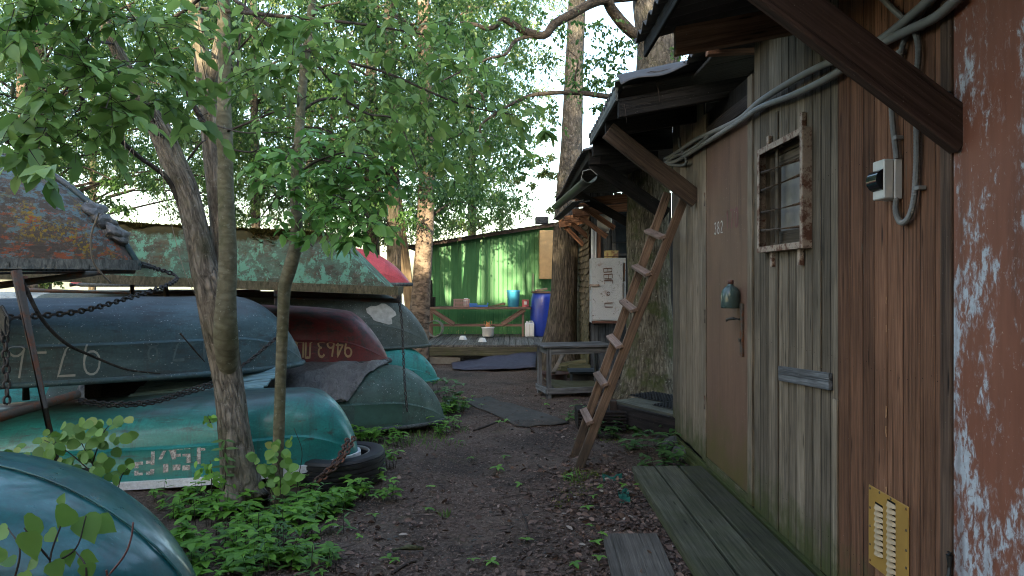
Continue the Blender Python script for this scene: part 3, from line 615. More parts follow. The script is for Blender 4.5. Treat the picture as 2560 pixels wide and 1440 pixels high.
# step board walkway (near) -------------------------------------------------
wk=thing('boardwalk','mossy plank walkway beside the barred window hut wall','walkway',(1.2,4.3,0))
for (x0,x1) in ((.955,1.130),(1.146,1.322),(1.338,1.515)):
    b=MB(); b.boxf(((x0+x1)/2,4.12,.098+random.uniform(-.004,.004)),Vector((random.uniform(-.01,.01),1.53,0)),Vector((-(x1-x0)/2,0,0)),Vector((0,0,.022)),n=6,warp=.004); bc(b,'plank',M['deck'],wk,bevel=.004)
b=MB()
for y in (2.8,4.05,5.3): b.box((1.0,y,-.03),(1.5,y+.1,.074))
b.box((.96,2.6,.03),(.985,5.6,.075)); bc(b,'support',M['fascia'],wk,bevel=.004)
b=MB(); b.boxf((.70,3.75,.028),Vector((.02,.62,.004)),Vector((-.17,0,.0)),Vector((0,0,.008)),n=4,warp=.004); tag(bc(b,'plywood_sheet',wood('dark_plywood',(.055,.047,.040),(.12,.105,.09)),bevel=.002),'flat dark plywood sheet lying in leaf litter left of the boardwalk','board')

# entrance deck at the tree
dk=thing('entrance_deck','low mossy deck with dark front beam at the foot of the ivy green trunk','deck',(1.7,7.8,0))
b=MB()
def quadprism(b,pts,z0,z1):
    n=len(pts); b.add([(x,y,z0) for x,y in pts]+[(x,y,z1) for x,y in pts],[tuple(range(n-1,-1,-1)),tuple(range(n,2*n))]+[(i,(i+1)%n,n+(i+1)%n,n+i) for i in range(n)])
for k in range(5):
    u=Vector((.43,-.72,0)).normalized(); w=Vector((.72,.43,0)).normalized()
    c=Vector((1.42,7.3,.255))+w*(.10+k*.19); b.boxf(c,u*.62,w*.09,Vector((0,0,.018)),n=2)
bc(b,'deck_board',M['deck'],dk,bevel=.003)
b=MB(); b.boxf(Vector((1.37,7.27,.165)),Vector((.43,-.72,0)).normalized()*.60,Vector((.72,.43,0)).normalized()*.02,Vector((0,0,.095))); bc(b,'front_beam',M['beam'],dk,bevel=.004)
b=MB(); b.box((1.05,7.62,.12),(1.13,7.72,.30)); bc(b,'corner_post',M['darkwood'],dk,bevel=.004)
b=MB()
for k in range(6): b.tube([(.70,7.55,.03+k*.035),(1.20,7.45,.03+k*.035)],.016,6)
b.box((.70,7.56,.0),(1.2,7.95,.20)); bc(b,'ribbed_step',M['beam'],dk,bevel=.003)
def rubber_mat(loc,rz,lab):
    t=thing('rubber_mat',lab,'mat',loc,rz,'rubber ring mats on the deck'); b=MB(); b.box((-.28,-.2,0),(.28,.2,.006)); b.build('base',M['mat'],t)
    b=MB()
    for i in range(12):
        for j in range(9): b.lathe([(.013,0),(.016,.012),(.010,.012),(.010,0)],(-.255+i*.046,-.18+j*.045,.006),8)
    b.build('stud_ring',M['mat'],t)
rubber_mat((1.66,8.02,.276),-.95,'black rubber ring mat behind, against the mossy trunk'); rubber_mat((1.80,7.38,.276),-1.03,'black rubber mat nearer the grey plank corner on the deck')
for (x,y,z,s) in ((1.53,6.72,.04,.13),(1.56,6.42,.01,.14),(1.45,6.9,.03,.10)):
    b=MB(); 
    pts=[];rr=MB(); rr.lathe([(0,-1)]+[(math.cos(a),math.sin(a)) for a in np.linspace(-1.4,1.4,9)]+[(0,1)],seg=14)
    vs=np.array(rr.v); vs=vs*(1+.22*vnoise(vs*1.7+x*9))[:,None]*np.array([s*.9,s,s*.6])+np.array([x,y,z])
    b.add(vs,rr.f); tag(b.build('foundation_stone',M['stone'],smooth=True),{.13:'pale rounded stone propping the dark beam at the wall corner',.14:'long pale stone under the mossy wall base board',.10:'small dark stone in shade under the deck beam'}[s],'stone','foundation stones')

# ================================================================== HUT 2
h2=thing('shingle_hut','small dark hut behind the leaning ladder with shingled side and barred window','hut',(2,12.4,0))
b=MB()
for i,z in enumerate(np.arange(.12,2.75,.105)):
    y=11.42
    while y<14.2:
        w=random.uniform(.10,.24); e=min(y+w,14.25); q=random.uniform(-.012,.012)
        b.add([(1.215,y,z+q),(1.215,e-.006,z+q+random.uniform(-.012,.012)),(1.248,e-.006,z+.125),(1.248,y,z+.125),(1.235,y,z+q),(1.235,e-.006,z+q)],[(0,3,2,1),(0,1,5,4),(0,4,3),(1,2,5)],g=[(0,y,z),(0,e,z),(.12,e,z),(.12,y,z),(0,y,z),(0,e,z)])
        y=e
bc(b,'shingle_side',M['shingle'],h2)
b=MB()
x=1.26
while x<3.4:
    w=random.uniform(.10,.14); e=x+w
    for (za,zb) in (((.05,2.0),(2.86,3.0)) if 1.62<(x+e)/2<1.95 else ((.05,3.0),)): b.box((x+.003,11.38,za),(e-.003,11.40,zb),n=1)
    x=e
bc(b,'front_wall',M['slate'],h2,bevel=.003)
b=MB(); b.box((1.255,11.405,0),(3.4,11.45,2.0));b.box((1.255,11.405,2.0),(1.62,11.45,3.0));b.box((1.255,11.45,0),(1.30,14.3,2.8));b.box((1.30,14.25,0),(4,14.3,2.8)); bc(b,'inner_wall',M['blackwood'],h2)
b=MB()
for k in range(11):
    b.add([(1.45,11.36,2.02+k*.105-.9),(1.64,11.36,2.02+k*.105-.9+random.uniform(-.015,.015)),(1.64,11.378,2.16+k*.105-.9),(1.45,11.378,2.16+k*.105-.9)],[(0,1,2,3)],g=[(0,0,k),(0,.2,k),(.1,.2,k),(.1,0,k)])
bc(b,'louvre_boards',M['slate'],h2)
b=MB(); bar=b; bar.box((1.60,11.34,1.98),(1.66,11.385,2.9)); bar.box((1.92,11.34,1.98),(1.98,11.385,2.9)); bar.box((1.66,11.34,1.98),(1.92,11.385,2.03)); bar.box((1.66,11.34,2.85),(1.92,11.385,2.9)); w2=bc(b,'window',M['slate'],h2,bevel=.003)
b=MB(); b.box((1.66,11.41,2.03),(1.92,11.42,2.85)); bc(b,'pane',plain('dusty_dark_glass',(.035,.045,.055),.15,.5,.5),w2)
b=MB()
for z in (2.2,2.43,2.66): b.tube([(1.62,11.33,z),(1.96,11.33,z)],.010,6)
bc(b,'window_bar',M['blackmetal'],w2)
b=MB(); b.box((1.262,11.30,1.46),(1.30,11.34,2.45)); b.box((1.315,11.315,1.46),(1.345,11.345,2.45)); b.box((1.255,11.29,1.42),(1.36,11.35,1.455)); bc(b,'white_trim',plain('white_trim_paint',(.68,.68,.68),.5,.4,.15),h2,bevel=.003)
b=MB(); b.box((1.362,11.33,1.46),(1.42,11.37,2.5)); bc(b,'brown_trim',M['rafter'],h2,bevel=.003)
# upper roof + gutter + rafters of hut 2
bc(corr(.74,4.2,7.32,12.2,2.99,3.55,amp=.014,wl=.16,droop=.04),'roof',M['roof'],h2,smooth=True,solid=.008)
b=MB()
for k in range(12): b.boxf((1.6,7.45+k*.4,2.935+.13),Vector((.78,0,.125)),Vector((0,.19,0)),Vector((-.002,0,.012)))
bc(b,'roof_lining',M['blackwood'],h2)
b=MB(); b.boxf((1.16,7.40,2.905),Vector((.36,0,.03)),Vector((0,.02,0)),Vector((0,0,.085))); b.boxf((.86,7.385,2.89),Vector((.06,0,.0)),Vector((0,.018,0)),Vector((0,0,.09))); b.box((.80,7.42,2.86),(.82,12.1,2.945)); bc(b,'eave_board',M['blackwood'],h2,bevel=.003)
for p0,p1,w in (((1.66,7.62,2.30),(.86,7.62,2.86),.15),((1.7,10.2,2.40),(.9,10.2,2.86),.12)): b=MB(); b.board(p0,p1,w,.05,(0,0,1)); bc(b,'roof_brace',M['blackwood'],h2,bevel=.004)
b=MB(); g0=Vector((.80,7.30,2.665)); g1=Vector((.66,10.6,2.72))
def gut(u,v):
    p=g0.lerp(g1,u); a=PI*(1.05+.95*v*1.0)+(.1); return p+Vector((.075*math.cos(a)+.0,0,.065*math.sin(a)))
b.grid(gut,8,10); gt=bc(b,'gutter',plain('grey_green_gutter',(.055,.060,.050),.5,.4,.3),h2,smooth=True,solid=.004)
b=MB(); b.tube([g0+Vector((-.08,.1,-.02)),g0+Vector((-.06,.1,.07)),g0+Vector((.02,.1,.09)),g0+Vector((.09,.1,.03))],.006,6); bc(b,'gutter_bracket',M['conduit'],gt)
b=MB(); b.board((.92,9.9,2.70),(.72,11.4,2.58),.16,.012,(.9,.2,.2)); b.board((.98,9.6,2.66),(1.05,10.2,2.72),.14,.01,(.9,.2,.2)); bc(b,'loose_slat',M['greyrail'],h2,bevel=.002)
for k,(px,py,Y) in enumerate(((1438,508,10.3),(1432,533,10.9),(1412,550,11.5),(1397,560,12.1))):
    p=P(px,py,Y)
    b=MB(); b.board(p,p+Vector((1.0-.1*k,0,.10)),.125,.05,(0,0,1)); bc(b,'eave_rafter',M['rafter'],h2,bevel=.004)
    b=MB(); b.board(p+Vector((.12,.06,-.05)),p+Vector((.58-.05*k,.06,-.36)),.075,.035,(0,0,1)); bc(b,'rafter_brace',M['rafter'],h2,bevel=.003)
b=MB(); b.box((1.45,11.05,2.0),(1.53,11.12,2.86)); bc(b,'post',M['slate'],h2,bevel=.003)
# lamp on the post
lp=thing('wall_lamp','round milky bulkhead lamp on the dark post above the cabinet','lamp',(1.45,11.08,2.6))
b=MB(); b.lathe([(.0,.09),(.09,.075),(.145,.035),(.155,.0)],(1.435,11.06,2.50),20,axis=(-1,-.55,0)); bc(b,'globe',M['lamp'],lp,smooth=True)
b=MB(); b.lathe([(.165,.0),(.17,-.02),(.12,-.05),(0,-.055)],(1.437,11.062,2.50),20,axis=(-1,-.55,0)); bc(b,'ring',M['boxwhite'],lp,smooth=True)
b=MB(); b.box((1.47,11.0,2.33),(1.50,11.05,2.42)); bc(b,'connector',M['boxwhite'],lp)
# metal cabinet
cb=thing('metal_cabinet','scuffed white metal cabinet hung open on the dark hut front','cabinet',(1.48,11.1,.92))
b=MB(); b.box((1.24,10.92,.93),(1.75,11.37,1.94)); body=bc(b,'cabinet_body',M['cabinet'],cb,bevel=.006)
b=MB(); 
vs=[(1.228,10.905,.99),(1.70,10.895,.97),(1.705,10.885,1.89),(1.222,10.90,1.895)]; q=[(x,y+.02,z) for x,y,z in vs]
b.add(vs+q,[(0,1,2,3),(7,6,5,4),(0,4,5,1),(1,5,6,2),(2,6,7,3),(3,7,4,0)]); dor=bc(b,'cabinet_door',M['cabinet'],cb,bevel=.003)
b=MB(); b.box((1.715,10.87,1.58),(1.735,10.92,1.86)); b.box((1.70,10.88,1.0),(1.712,10.9,1.55)); bc(b,'hinge_bar',M['pipe'],cb)
b=MB(); b.box((1.19,10.87,1.50),(1.34,10.894,1.535)); b.tube([(1.20,10.87,1.50),(1.20,10.87,1.44)],.008,6); bc(b,'latch',M['winframe'],dor,bevel=.003)
b=MB(); b.box((1.225,10.88,.935),(1.76,10.92,.97)); bc(b,'rusty_sill',M['rustline'],cb,bevel=.003)
fnc=lambda x,y:(1.228+x*.48,10.8785,.99+y*.91)
E=[[[ (.36,.86),(.63,.87)],[(.37,.80),(.63,.81)],[(.36,.86),(.37,.80)],[(.63,.87),(.63,.80)],[(.5,.86),(.5,.81)]],
   [[(.37,.76),(.65,.77)],[(.37,.76),(.38,.69)],[(.65,.77),(.65,.70)],[(.52,.76),(.52,.69)],[(.40,.69),(.62,.69)]],
   [[(.38,.66),(.65,.67)],[(.38,.66),(.39,.60)],[(.65,.67),(.65,.61)]],[arc(.52,.44,.05,.028,0,360,10)],[[(.40,.28),(.66,.285)],[(.40,.28),(.41,.215)],[(.41,.215),(.66,.215)]]]
b=strokes([pl for g in E for pl in g],fnc,.016); bc(b,'rusty_lettering',M['rustline'],dor)
cn=thing('paint_tin','round yellow rusty paint tin standing on the metal cabinet','tin',(1.55,11.1,1.94))
b=MB(); b.lathe([(0,0),(.11,0),(.112,.005),(.112,.10),(.115,.105),(.115,.115),(.105,.115),(.105,.105),(0,.105)],(0,0,.003),22); b.build('tin_body',M['tin'],cn,smooth=False); b=MB(); b.lathe([(.1125,0),(.118,.004),(.1125,.010)],(0,0,.02),22); b.build('tin_rim',M['rustline'],cn)

# ================================================================== LADDER
LW=.078
ld=thing('wooden_ladder','home made wooden ladder leaning against the hut corner','ladder',(.6,6.2,0))
r0,r1=Vector((.565,6.03,.0)),Vector((1.53,6.33,2.32)); q0,q1=Vector((.565,6.46,.0)),Vector((1.50,6.85,2.44))
for a,c in ((r0,r1),(q0,q1)):
    a=a-(c-a)*.015; b=MB(); b.board(a,c,.078,.034,(1,0,-.4),n=4,warp=.004); bc(b,'rail',M['ladder'],ld,bevel=.004)
for t in (.155,.29,.43,.565,.70,.84):
    a=r0.lerp(r1,t)+Vector((-.050,-.035,.025)); c=q0.lerp(q1,t)+Vector((-.050,.035,.025)); b=MB(); b.board(a,c,.066,.030,(.92,0,.35)); bc(b,'rung',M['rung'],ld,bevel=.003)

# ================================================================== TABLE
tb=thing('wooden_table','weathered grey wooden table with a low shelf in front of the furrowed trunk','table',(.45,9.5,0))
u=Vector((.97,.24,0));w=Vector((-.24,.97,0)); C=Vector((.46,9.5,0))
for k in range(5):
    b=MB(); b.boxf(C+u*.47+w*(.055+k*.112)+Vector((0,0,.70)),u*.50,w*.0545,Vector((0,0,.013)),n=1); bc(b,'top_board',M['greytable'],tb,bevel=.003)
for (a,c) in ((.05,.05),(.90,.05),(.05,.50),(.90,.50)):
    b=MB(); p=C+u*a+w*c; b.boxf(p+Vector((0,0,.338)),Vector((0,0,.348)),u*.028,w*.028); bc(b,'leg',M['greytable'],tb,bevel=.004)
b=MB(); b.boxf(C+u*.475+w*.05+Vector((0,0,.64)),u*.40,w*.014,Vector((0,0,.045))); b.boxf(C+u*.05+w*.275+Vector((0,0,.64)),w*.20,u*.012,Vector((0,0,.045))); b.boxf(C+u*.475+w*.50+Vector((0,0,.64)),u*.40,w*.012,Vector((0,0,.045))); bc(b,'apron',M['greytable'],tb,bevel=.003)
b=MB(); b.boxf(C+u*.475+w*.025+Vector((0,0,.105)),u*.48,w*.018,Vector((0,0,.04))); b.boxf(C+u*.025+w*.28+Vector((0,0,.105)),w*.28,u*.018,Vector((0,0,.04))); b.boxf(C+u*.475+w*.28+Vector((0,0,.085)),u*.42,w*.24,Vector((0,0,.008))); bc(b,'shelf',M['greytable'],tb,bevel=.003)
b=MB()
def ply(a,c): return C+u*(.12+.72*a)+w*(.03+.50*c)+Vector((0,0,.155+.05*(1-a)*c-.02*math.sin(a*3)))
b.grid(ply,8,6); tag(bc(b,'plywood_offcut',M['fascia'],solid=.008),'warped grey plywood offcut lying on the low table shelf','board')
# clutter below / behind the table
b=MB(); b.box((.88,10.35,0),(1.38,10.75,.0+.23)); b.box((.84,10.31,.23),(1.42,10.79,.265)); tag(b.build('wooden_step_box',M['slate'],bevel=.004),'dark wooden step box standing behind the grey table','box')
rm=MB(); rm.lathe([(.10,.03),(.17,.03),(.19,.06),(.19,.13),(.215,.16),(.225,.17),(.22,.175),(.20,.15),(.175,.12),(.175,.07),(.10,.04)],(.66,10.95,.0),24); tag(rm.build('wheel_rim',rust('rim_rust',(.06,.04,.035),(.09,.04,.03)),smooth=True),'rusty steel wheel rim lying under the grey table','wheel rim')
b=MB(); b.tube([(.62,10.6,.22),(.80,11.05,.46)],.035,10); tag(b.build('clay_pipe',M['paletwig'],smooth=True),'short pale pipe leaning in the rubble by the furrowed trunk','pipe')
b=MB()
for k in range(7): b.boxf((1.0+random.uniform(-.2,.25),11.2+random.uniform(-.15,.25),.06+k*.035),Vector((random.uniform(.12,.22),random.uniform(-.12,.12),random.uniform(-.04,.06))),Vector((.0,.05,0)),Vector((0,0,.03)))
tag(b.build('scrap_wood_pile',M['shingle'],bevel=.003),'heap of short scrap timber against the shingled hut base','wood pile',kind='stuff')

# ================================================================== PLATFORM, SHED, BENCH
pf=thing('wooden_platform','low grey boarded platform in front of the green shed','platform',(-.4,15,0))
b=MB(); x=-1.72
while x<1.3:
    w=random.uniform(.11,.14); b.box((x,13.62+random.uniform(-.02,.02),.318+random.uniform(-.004,.004)),(x+w-.008,16.45,.35),n=1); x+=w
bc(b,'floor_board',M['platform'],pf,bevel=.004)
b=MB(); b.box((-1.74,13.60,.15),(1.3,13.66,.314)); bc(b,'front_beam',M['fascia'],pf,bevel=.005)
b=MB(); 
for (x,y) in ((-1.5,13.75),(.9,13.75),(-1.5,16.2),(.9,16.2)): b.box((x,y,-.05),(x+.16,y+.16,.316))
bc(b,'support_post',M['fascia'],pf)
b=MB(); b.boxf((-1.33,13.72,.06),Vector((.33,.02,0)),Vector((0,.07,0)),Vector((0,0,.075))); tag(b.build('concrete_kerb',M['concrete'],bevel=.006),'pale concrete kerb stone under the left platform end','kerb stone')
gs=thing('green_shed','green ribbed metal shed with a lean-to roof behind the platform','shed',(-.4,17.5,0))
b=MB()
def rib(x):
    t=(x/.105)%1.0; return -.010 if t<.115 else 0
xs_=np.arange(-2.25,1.15,.0131)
nz=2; zt=lambda x:2.42+.155*(x+1.9)
vs=[];gg=[]
for x in xs_:
    for z in (.30,zt(x)): vs.append((x,16.52-rib(x)*.75,z))
b.add(vs,[(2*i,2*i+2,2*i+3,2*i+1) for i in range(len(xs_)-1)],.5); bc(b,'sheet_wall',M['greensheet'],gs)
b=MB(); b.box((-2.25,16.56,0),(-2.2,19.5,2.35)); b.box((1.1,16.56,0),(1.15,19.5,2.85)); b.box((-2.25,16.53,0),(1.15,16.56,2.30)); bc(b,'side_wall',M['slate'],gs)
b=MB(); b.grid(lambda u,v:Vector((-2.5+4.2*u,16.22+3.6*v,zt(-2.5+4.2*u)+.045+.006*math.sin(u*150)-.05*v)),90,2); bc(b,'roof',M['roof'],gs,solid=.012)
b=MB(); b.board((-2.45,16.27,zt(-2.45)-.0),(1.5,16.27,zt(1.5)-.0),.075,.022,(0,0,1)); bc(b,'eave_board',M['darkwood'],gs,bevel=.003)
b=MB(); b.box((.62,15.98,1.62),(.97,16.45,2.72)); tag(bc(b,'wall_cupboard',M['tanpanel'],bevel=.006),'tall tan boarded cupboard on the green wall beside the furrowed trunk','cupboard')
b=MB(); b.box((.55,16.6,zt(.75)+.10),(.86,16.95,zt(.75)+.25)); tag(b.build('roof_box',M['slate'],bevel=.006),'dark wooden box on the green shed roof','box')
# things on the platform
bn=thing('work_bench','long rough plank workbench standing along the green wall','workbench',(-.7,16,.35))
b=MB(); b.box((-1.88,15.62,.955),(.42,15.86,1.005)); b.box((-1.88,15.87,.955),(.42,16.12,1.005)); bc(b,'bench_top',M['bench'],bn,bevel=.004)
for (x0,x1) in ((-1.80,-1.28),(.28,-.22)):
    b=MB(); b.board((x0,15.68,.95),(x1,15.68,.62),.10,.03,(0,0,1)); bc(b,'diagonal_brace',M['bench'],bn,bevel=.003)
b=MB(); b.board((-1.88,15.72,.60),(.22,15.72,.60),.055,.03,(0,0,1)); bc(b,'lower_rail',M['bench'],bn,bevel=.003)
for x in (-1.84,.22):
    for y in (15.74,16.05):
        b=MB(); b.box((x,y-.03,.352),(x+.05,y+.03,.95)); bc(b,'leg',M['bench'],bn,bevel=.003)
cr=thing('plastic_crate','pinkish white plastic crate standing on the workbench','crate',(-1.12,15.8,1.005))
b=MB()
for i in range(9):
    for j in range(4):
        if j==3: continue
    b.box((-.16+i*.04-.004,-.115,.004),(-.16+i*.04+.004,-.108,.16)); b.box((-.16+i*.04-.004,.108,.004),(-.16+i*.04+.004,.115,.16))
for j in range(6): b.box((-.168,-.118,.004+j*.03),(.168,-.1155,.012+j*.03)); b.box((-.168,.1155,.004+j*.03),(.168,.118,.012+j*.03))
for s in (-1,1): b.box((s*.168-.004,-.118,.004),(s*.168+.004,.118,.165))
b.build('grille',M['crate'],cr)
b=MB(); b.box((-.165,-.112,.0),(.165,.112,.004)); b.build('bottom',M['crate'],cr); b=MB(); b.box((-.175,-.122,.160),(.175,-.116,.172)); b.box((-.175,.116,.160),(.175,.122,.172)); b.build('rim',M['crate'],cr)
b=MB(); b.box((-.06,-.06,.006),(.05,.03,.19)); tag(b.build('bottle_in_crate',M['jerry'],bevel=.02,loc=(-1.02,15.84,1.005)),'pale container sticking out of the pinkish crate','container')
ty=thing('blue_tray','shallow bright blue plastic tray on the workbench beside the crate','tray',(-.74,15.78,1.005))
b=MB(); 
pr=[(-.2,0),(.2,0),(.21,.075),(.19,.09),(.19,.04),(-.03,.035),(-.04,.075),(-.21,.08)]
b.add([(x,-.1,z) for x,z in pr]+[(x,.1,z) for x,z in pr],[tuple(range(8)),tuple(range(15,7,-1))]+[(i,8+i,8+(i+1)%8,(i+1)%8) for i in range(8)]); b.build('tray_body',M['trayblue'],ty,bevel=.004)
b=MB(); b.tube([(-.18,0,.0),(0,.02,.02),(.15,.0,.055),(.19,0,.04)],[.012,.016,.03,.03],8); tag(b.build('wooden_mallet',M['pine'],smooth=True,loc=(-.34,15.76,1.02)),'pale wooden mallet lying on the bench left of the blue bucket','mallet')
bk=thing('blue_bucket','sky blue plastic bucket with a lid on the workbench','bucket',(.03,15.82,1.005))
b=MB(); b.lathe([(0,.0),(.115,0),(.12,.006),(.143,.33),(.148,.335),(.148,.345)],seg=28); b.build('bucket_body',M['bucketblue'],bk,smooth=True)
b=MB(); b.lathe([(.152,.335),(.156,.345),(.153,.36),(.14,.368),(0,.372)],seg=28); b.build('lid',M['bucketblue'],bk,smooth=True); b=MB(); b.tube([(-.15,0,.32),(-.155,-.04,.24),(-.11,-.13,.18)],.004,5); b.build('handle',M['conduit'],bk)
tn=thing('red_tin','small red tin with pale label on the workbench end','tin',(.30,15.78,1.005)); b=MB(); b.lathe([(0,0),(.078,0),(.078,.15),(.082,.152),(.082,.158),(.072,.158),(.072,.15),(0,.15)],seg=22); b.build('tin_body',M['tinred'],tn); b=MB(); b.grid(lambda u,v:Vector((.0795*math.sin(-.4+.8*u),-.0795*math.cos(-.4+.8*u),.05+.07*v)),6,1); b.build('label',M['enamel'],tn)
jc=thing('jerrycan','white plastic jerrycan on the platform below the bench end','jerrycan',(.385,15.6,.352))
b=MB(); b.box((-.10,-.08,0),(.10,.08,.31)); b.build('can_body',M['jerry'],jc,bevel=.02); b=MB(); b.box((-.012,-.086,.03),(.012,-.0805,.28)); b.build('seam',M['boxwhite'],jc); b=MB(); b.lathe([(.025,0),(.025,.03),(0,.03)],(-.05,0,.31),12); b.build('cap',M['jerry'],jc); b=MB(); b.tube([(-.01,0,.30),(.0,0,.345),(.06,0,.345),(.085,0,.30)],.012,6); b.build('handle',M['jerry'],jc)
dm=thing('blue_drum','large blue plastic drum beside the furrowed trunk','drum',(.70,15.85,.352))
b=MB(); b.lathe([(0,0),(.23,0),(.255,.02),(.275,.12),(.29,.35),(.29,.60),(.275,.82),(.255,.92),(.235,.95),(.24,.965),(.0,.965)],seg=32); b.build('drum_body',M['plasticblue'],dm,auto=.6,smooth=True)
b=MB(); b.lathe([(.262,.955),(.267,.965),(.267,.985),(.255,.995),(0,1.0)],seg=32); b.build('lid',M['pipe'],dm,smooth=True)
b=MB(); b.boxf((-.05,0,1.03),Vector((.14,.02,.02)),Vector((0,.06,0)),Vector((0,0,.025))); b.build('lid_clamp',M['paletwig'],dm,bevel=.01)
tp=thing('gas_stove_pot','white enamel pot with a small copper burner on top','cooking pot',(-.52,15.35,.352))
b=MB(); b.lathe([(0,0.02),(.10,.02),(.125,.05),(.13,.20),(.145,.21),(.145,.225),(0,.24)],seg=26); b.build('pot_body',M['enamel'],tp,smooth=True)
b=MB(); b.lathe([(.05,.24),(.055,.28),(.03,.29),(.03,.33),(.0,.33)],seg=14); b.build('burner',M['brassburn'],tp); b=MB()
for k in range(4): a=k*PI/2+.4; b.tube([(.03*math.cos(a),.03*math.sin(a),.25),(.09*math.cos(a),.09*math.sin(a),.29),(.085*math.cos(a),.085*math.sin(a),.36)],.006,5)
b.build('pot_support',M['brassburn'],tp)
for (x,y,l) in ((-1.03,14.9,'small upturned white bowl on the platform left of the pot'),(-.60,14.35,'small upturned white bowl nearer the platform edge')):
    b=MB(); b.lathe([(.088,0),(.085,.012),(.055,.075),(.04,.08),(0,.08)],seg=20); tag(b.build('white_bowl',M['enamel'],smooth=True,loc=(x,y,.352)),l,'bowl','upturned bowls on the platform')
b=MB()
for k in range(4): b.tube([(.17*math.cos(a)+.01*k,.03*k+.02*math.sin(a*2),.19+.17*math.sin(a)) for a in np.linspace(0,2*PI,28,endpoint=False)],.009,6,close=True)
tag(b.build('hose_coil',M['hose'],smooth=True,loc=(-1.68,15.3,.36)),'coiled grey hose leaning below the left bench end','hose')
b=MB(); b.tube([(.47,16.3,.36),(.49,16.42,1.75)],.012,6); tag(b.build('thin_pole',M['hose']),'thin grey pole leaning on the green wall behind the drum','pole')
b=MB(); b.box((-2.0,15.7,1.005),(-1.72,16.0,1.22)); b.box((-1.98,15.98,1.22),(-1.80,16.1,1.60)); tag(b.build('dark_crate',M['blackwood'],bevel=.005),'dark box on the left bench end beside the birch','box')
# felt sheet and mats
def sheetobj(name,pts,mat,lab,cat,lift=.015,nu=14,nv=6,wr=.012):
    a,b_,c,d=[Vector(p) for p in pts]; m=MB()
    def fn(u,v):
        p=a.lerp(b_,u).lerp(d.lerp(c,u),v); q=float(fbm(np.array([p.x*2.1,p.y*2.1,3]),2)); return Vector((p.x+.02*q,p.y+.03*q,gzf(p.x,p.y)+lift+p.z+wr*abs(q)))
    m.grid(fn,nu,nv); return tag(m.build(name,mat,smooth=True,solid=.006),lab,cat)
sheetobj('felt_sheet',[(-1.05,12.6,0),(.42,12.5,.03),(.47,13.7,.22),(-1.15,13.6,-.0)],M['roofingfelt'],'blue grey roofing felt strip lying before the platform','felt sheet',wr=.04)
sheetobj('path_mat',[(.04,7.62,0),(.66,7.86,0),(-.30,9.5,0),(-.66,9.42,0)],M['greymat'],'muddy grey mat lying across the earth path','mat',lift=.012,wr=.008)
# leaning pine post by the birch
b=MB(); b.board(P(1030,800,14.6),P(985,440,14.6),.21,.09,(1,0,0)); tag(b.build('leaning_post',M['pine'],bevel=.005),'pale new timber post leaning behind the birch by the red boat','post')
# green rag scraps
for k,(px,py,Y,lab) in enumerate(((1525,1203,5.65,'larger green net scrap on the ground by the ladder foot'),(1555,1252,5.15,'narrow green net scrap nearer the boardwalk'))):
    p=P(px,py,Y); b=MB(); b.grid(lambda u,v:Vector((p.x+(.16-.08*k)*(u-.5)+.03*v,p.y+(.16+.1*k)*(v-.5),gzf(p.x,p.y)+.015+.02*float(vnoise(np.array([u*4+k,v*4,1.])) ))),7,7); tag(b.build('net_scrap',M['greencloth'],solid=.003),lab,'net scrap','green net scraps')

# ================================================================== UNSEEN BLOCK ADDED BEHIND THE VIEWPOINT (shed shape casting the shade of the lane)
bh=thing('sunshade','unseen added boathouse standing behind the viewpoint','sunshade',(0,-13,0))
ZR=6.42
b=MB(); x=-22
while x<14: b.box((x,-12.0,0),(x+.24,-11.96,ZR-.1)); x+=.25
b.box((-22,-18,0),(-21.9,-12,ZR-.1)); b.box((13.9,-18,0),(14,-12,ZR-.1)); bc(b,'board_wall',M['greyplank'],bh)
b=MB(); b.boxf((-4,-13.8,ZR),Vector((18.6,0,0)),Vector((0,2.2,.0)),Vector((0,0,.05))); bc(b,'roof',M['roof'],bh)
b=MB(); b.box((-3,-11.95,0),(-.5,-11.9,2.8)); b.box((5,-11.95,0),(7.5,-11.9,2.8)); bc(b,'door',M['slate'],bh)
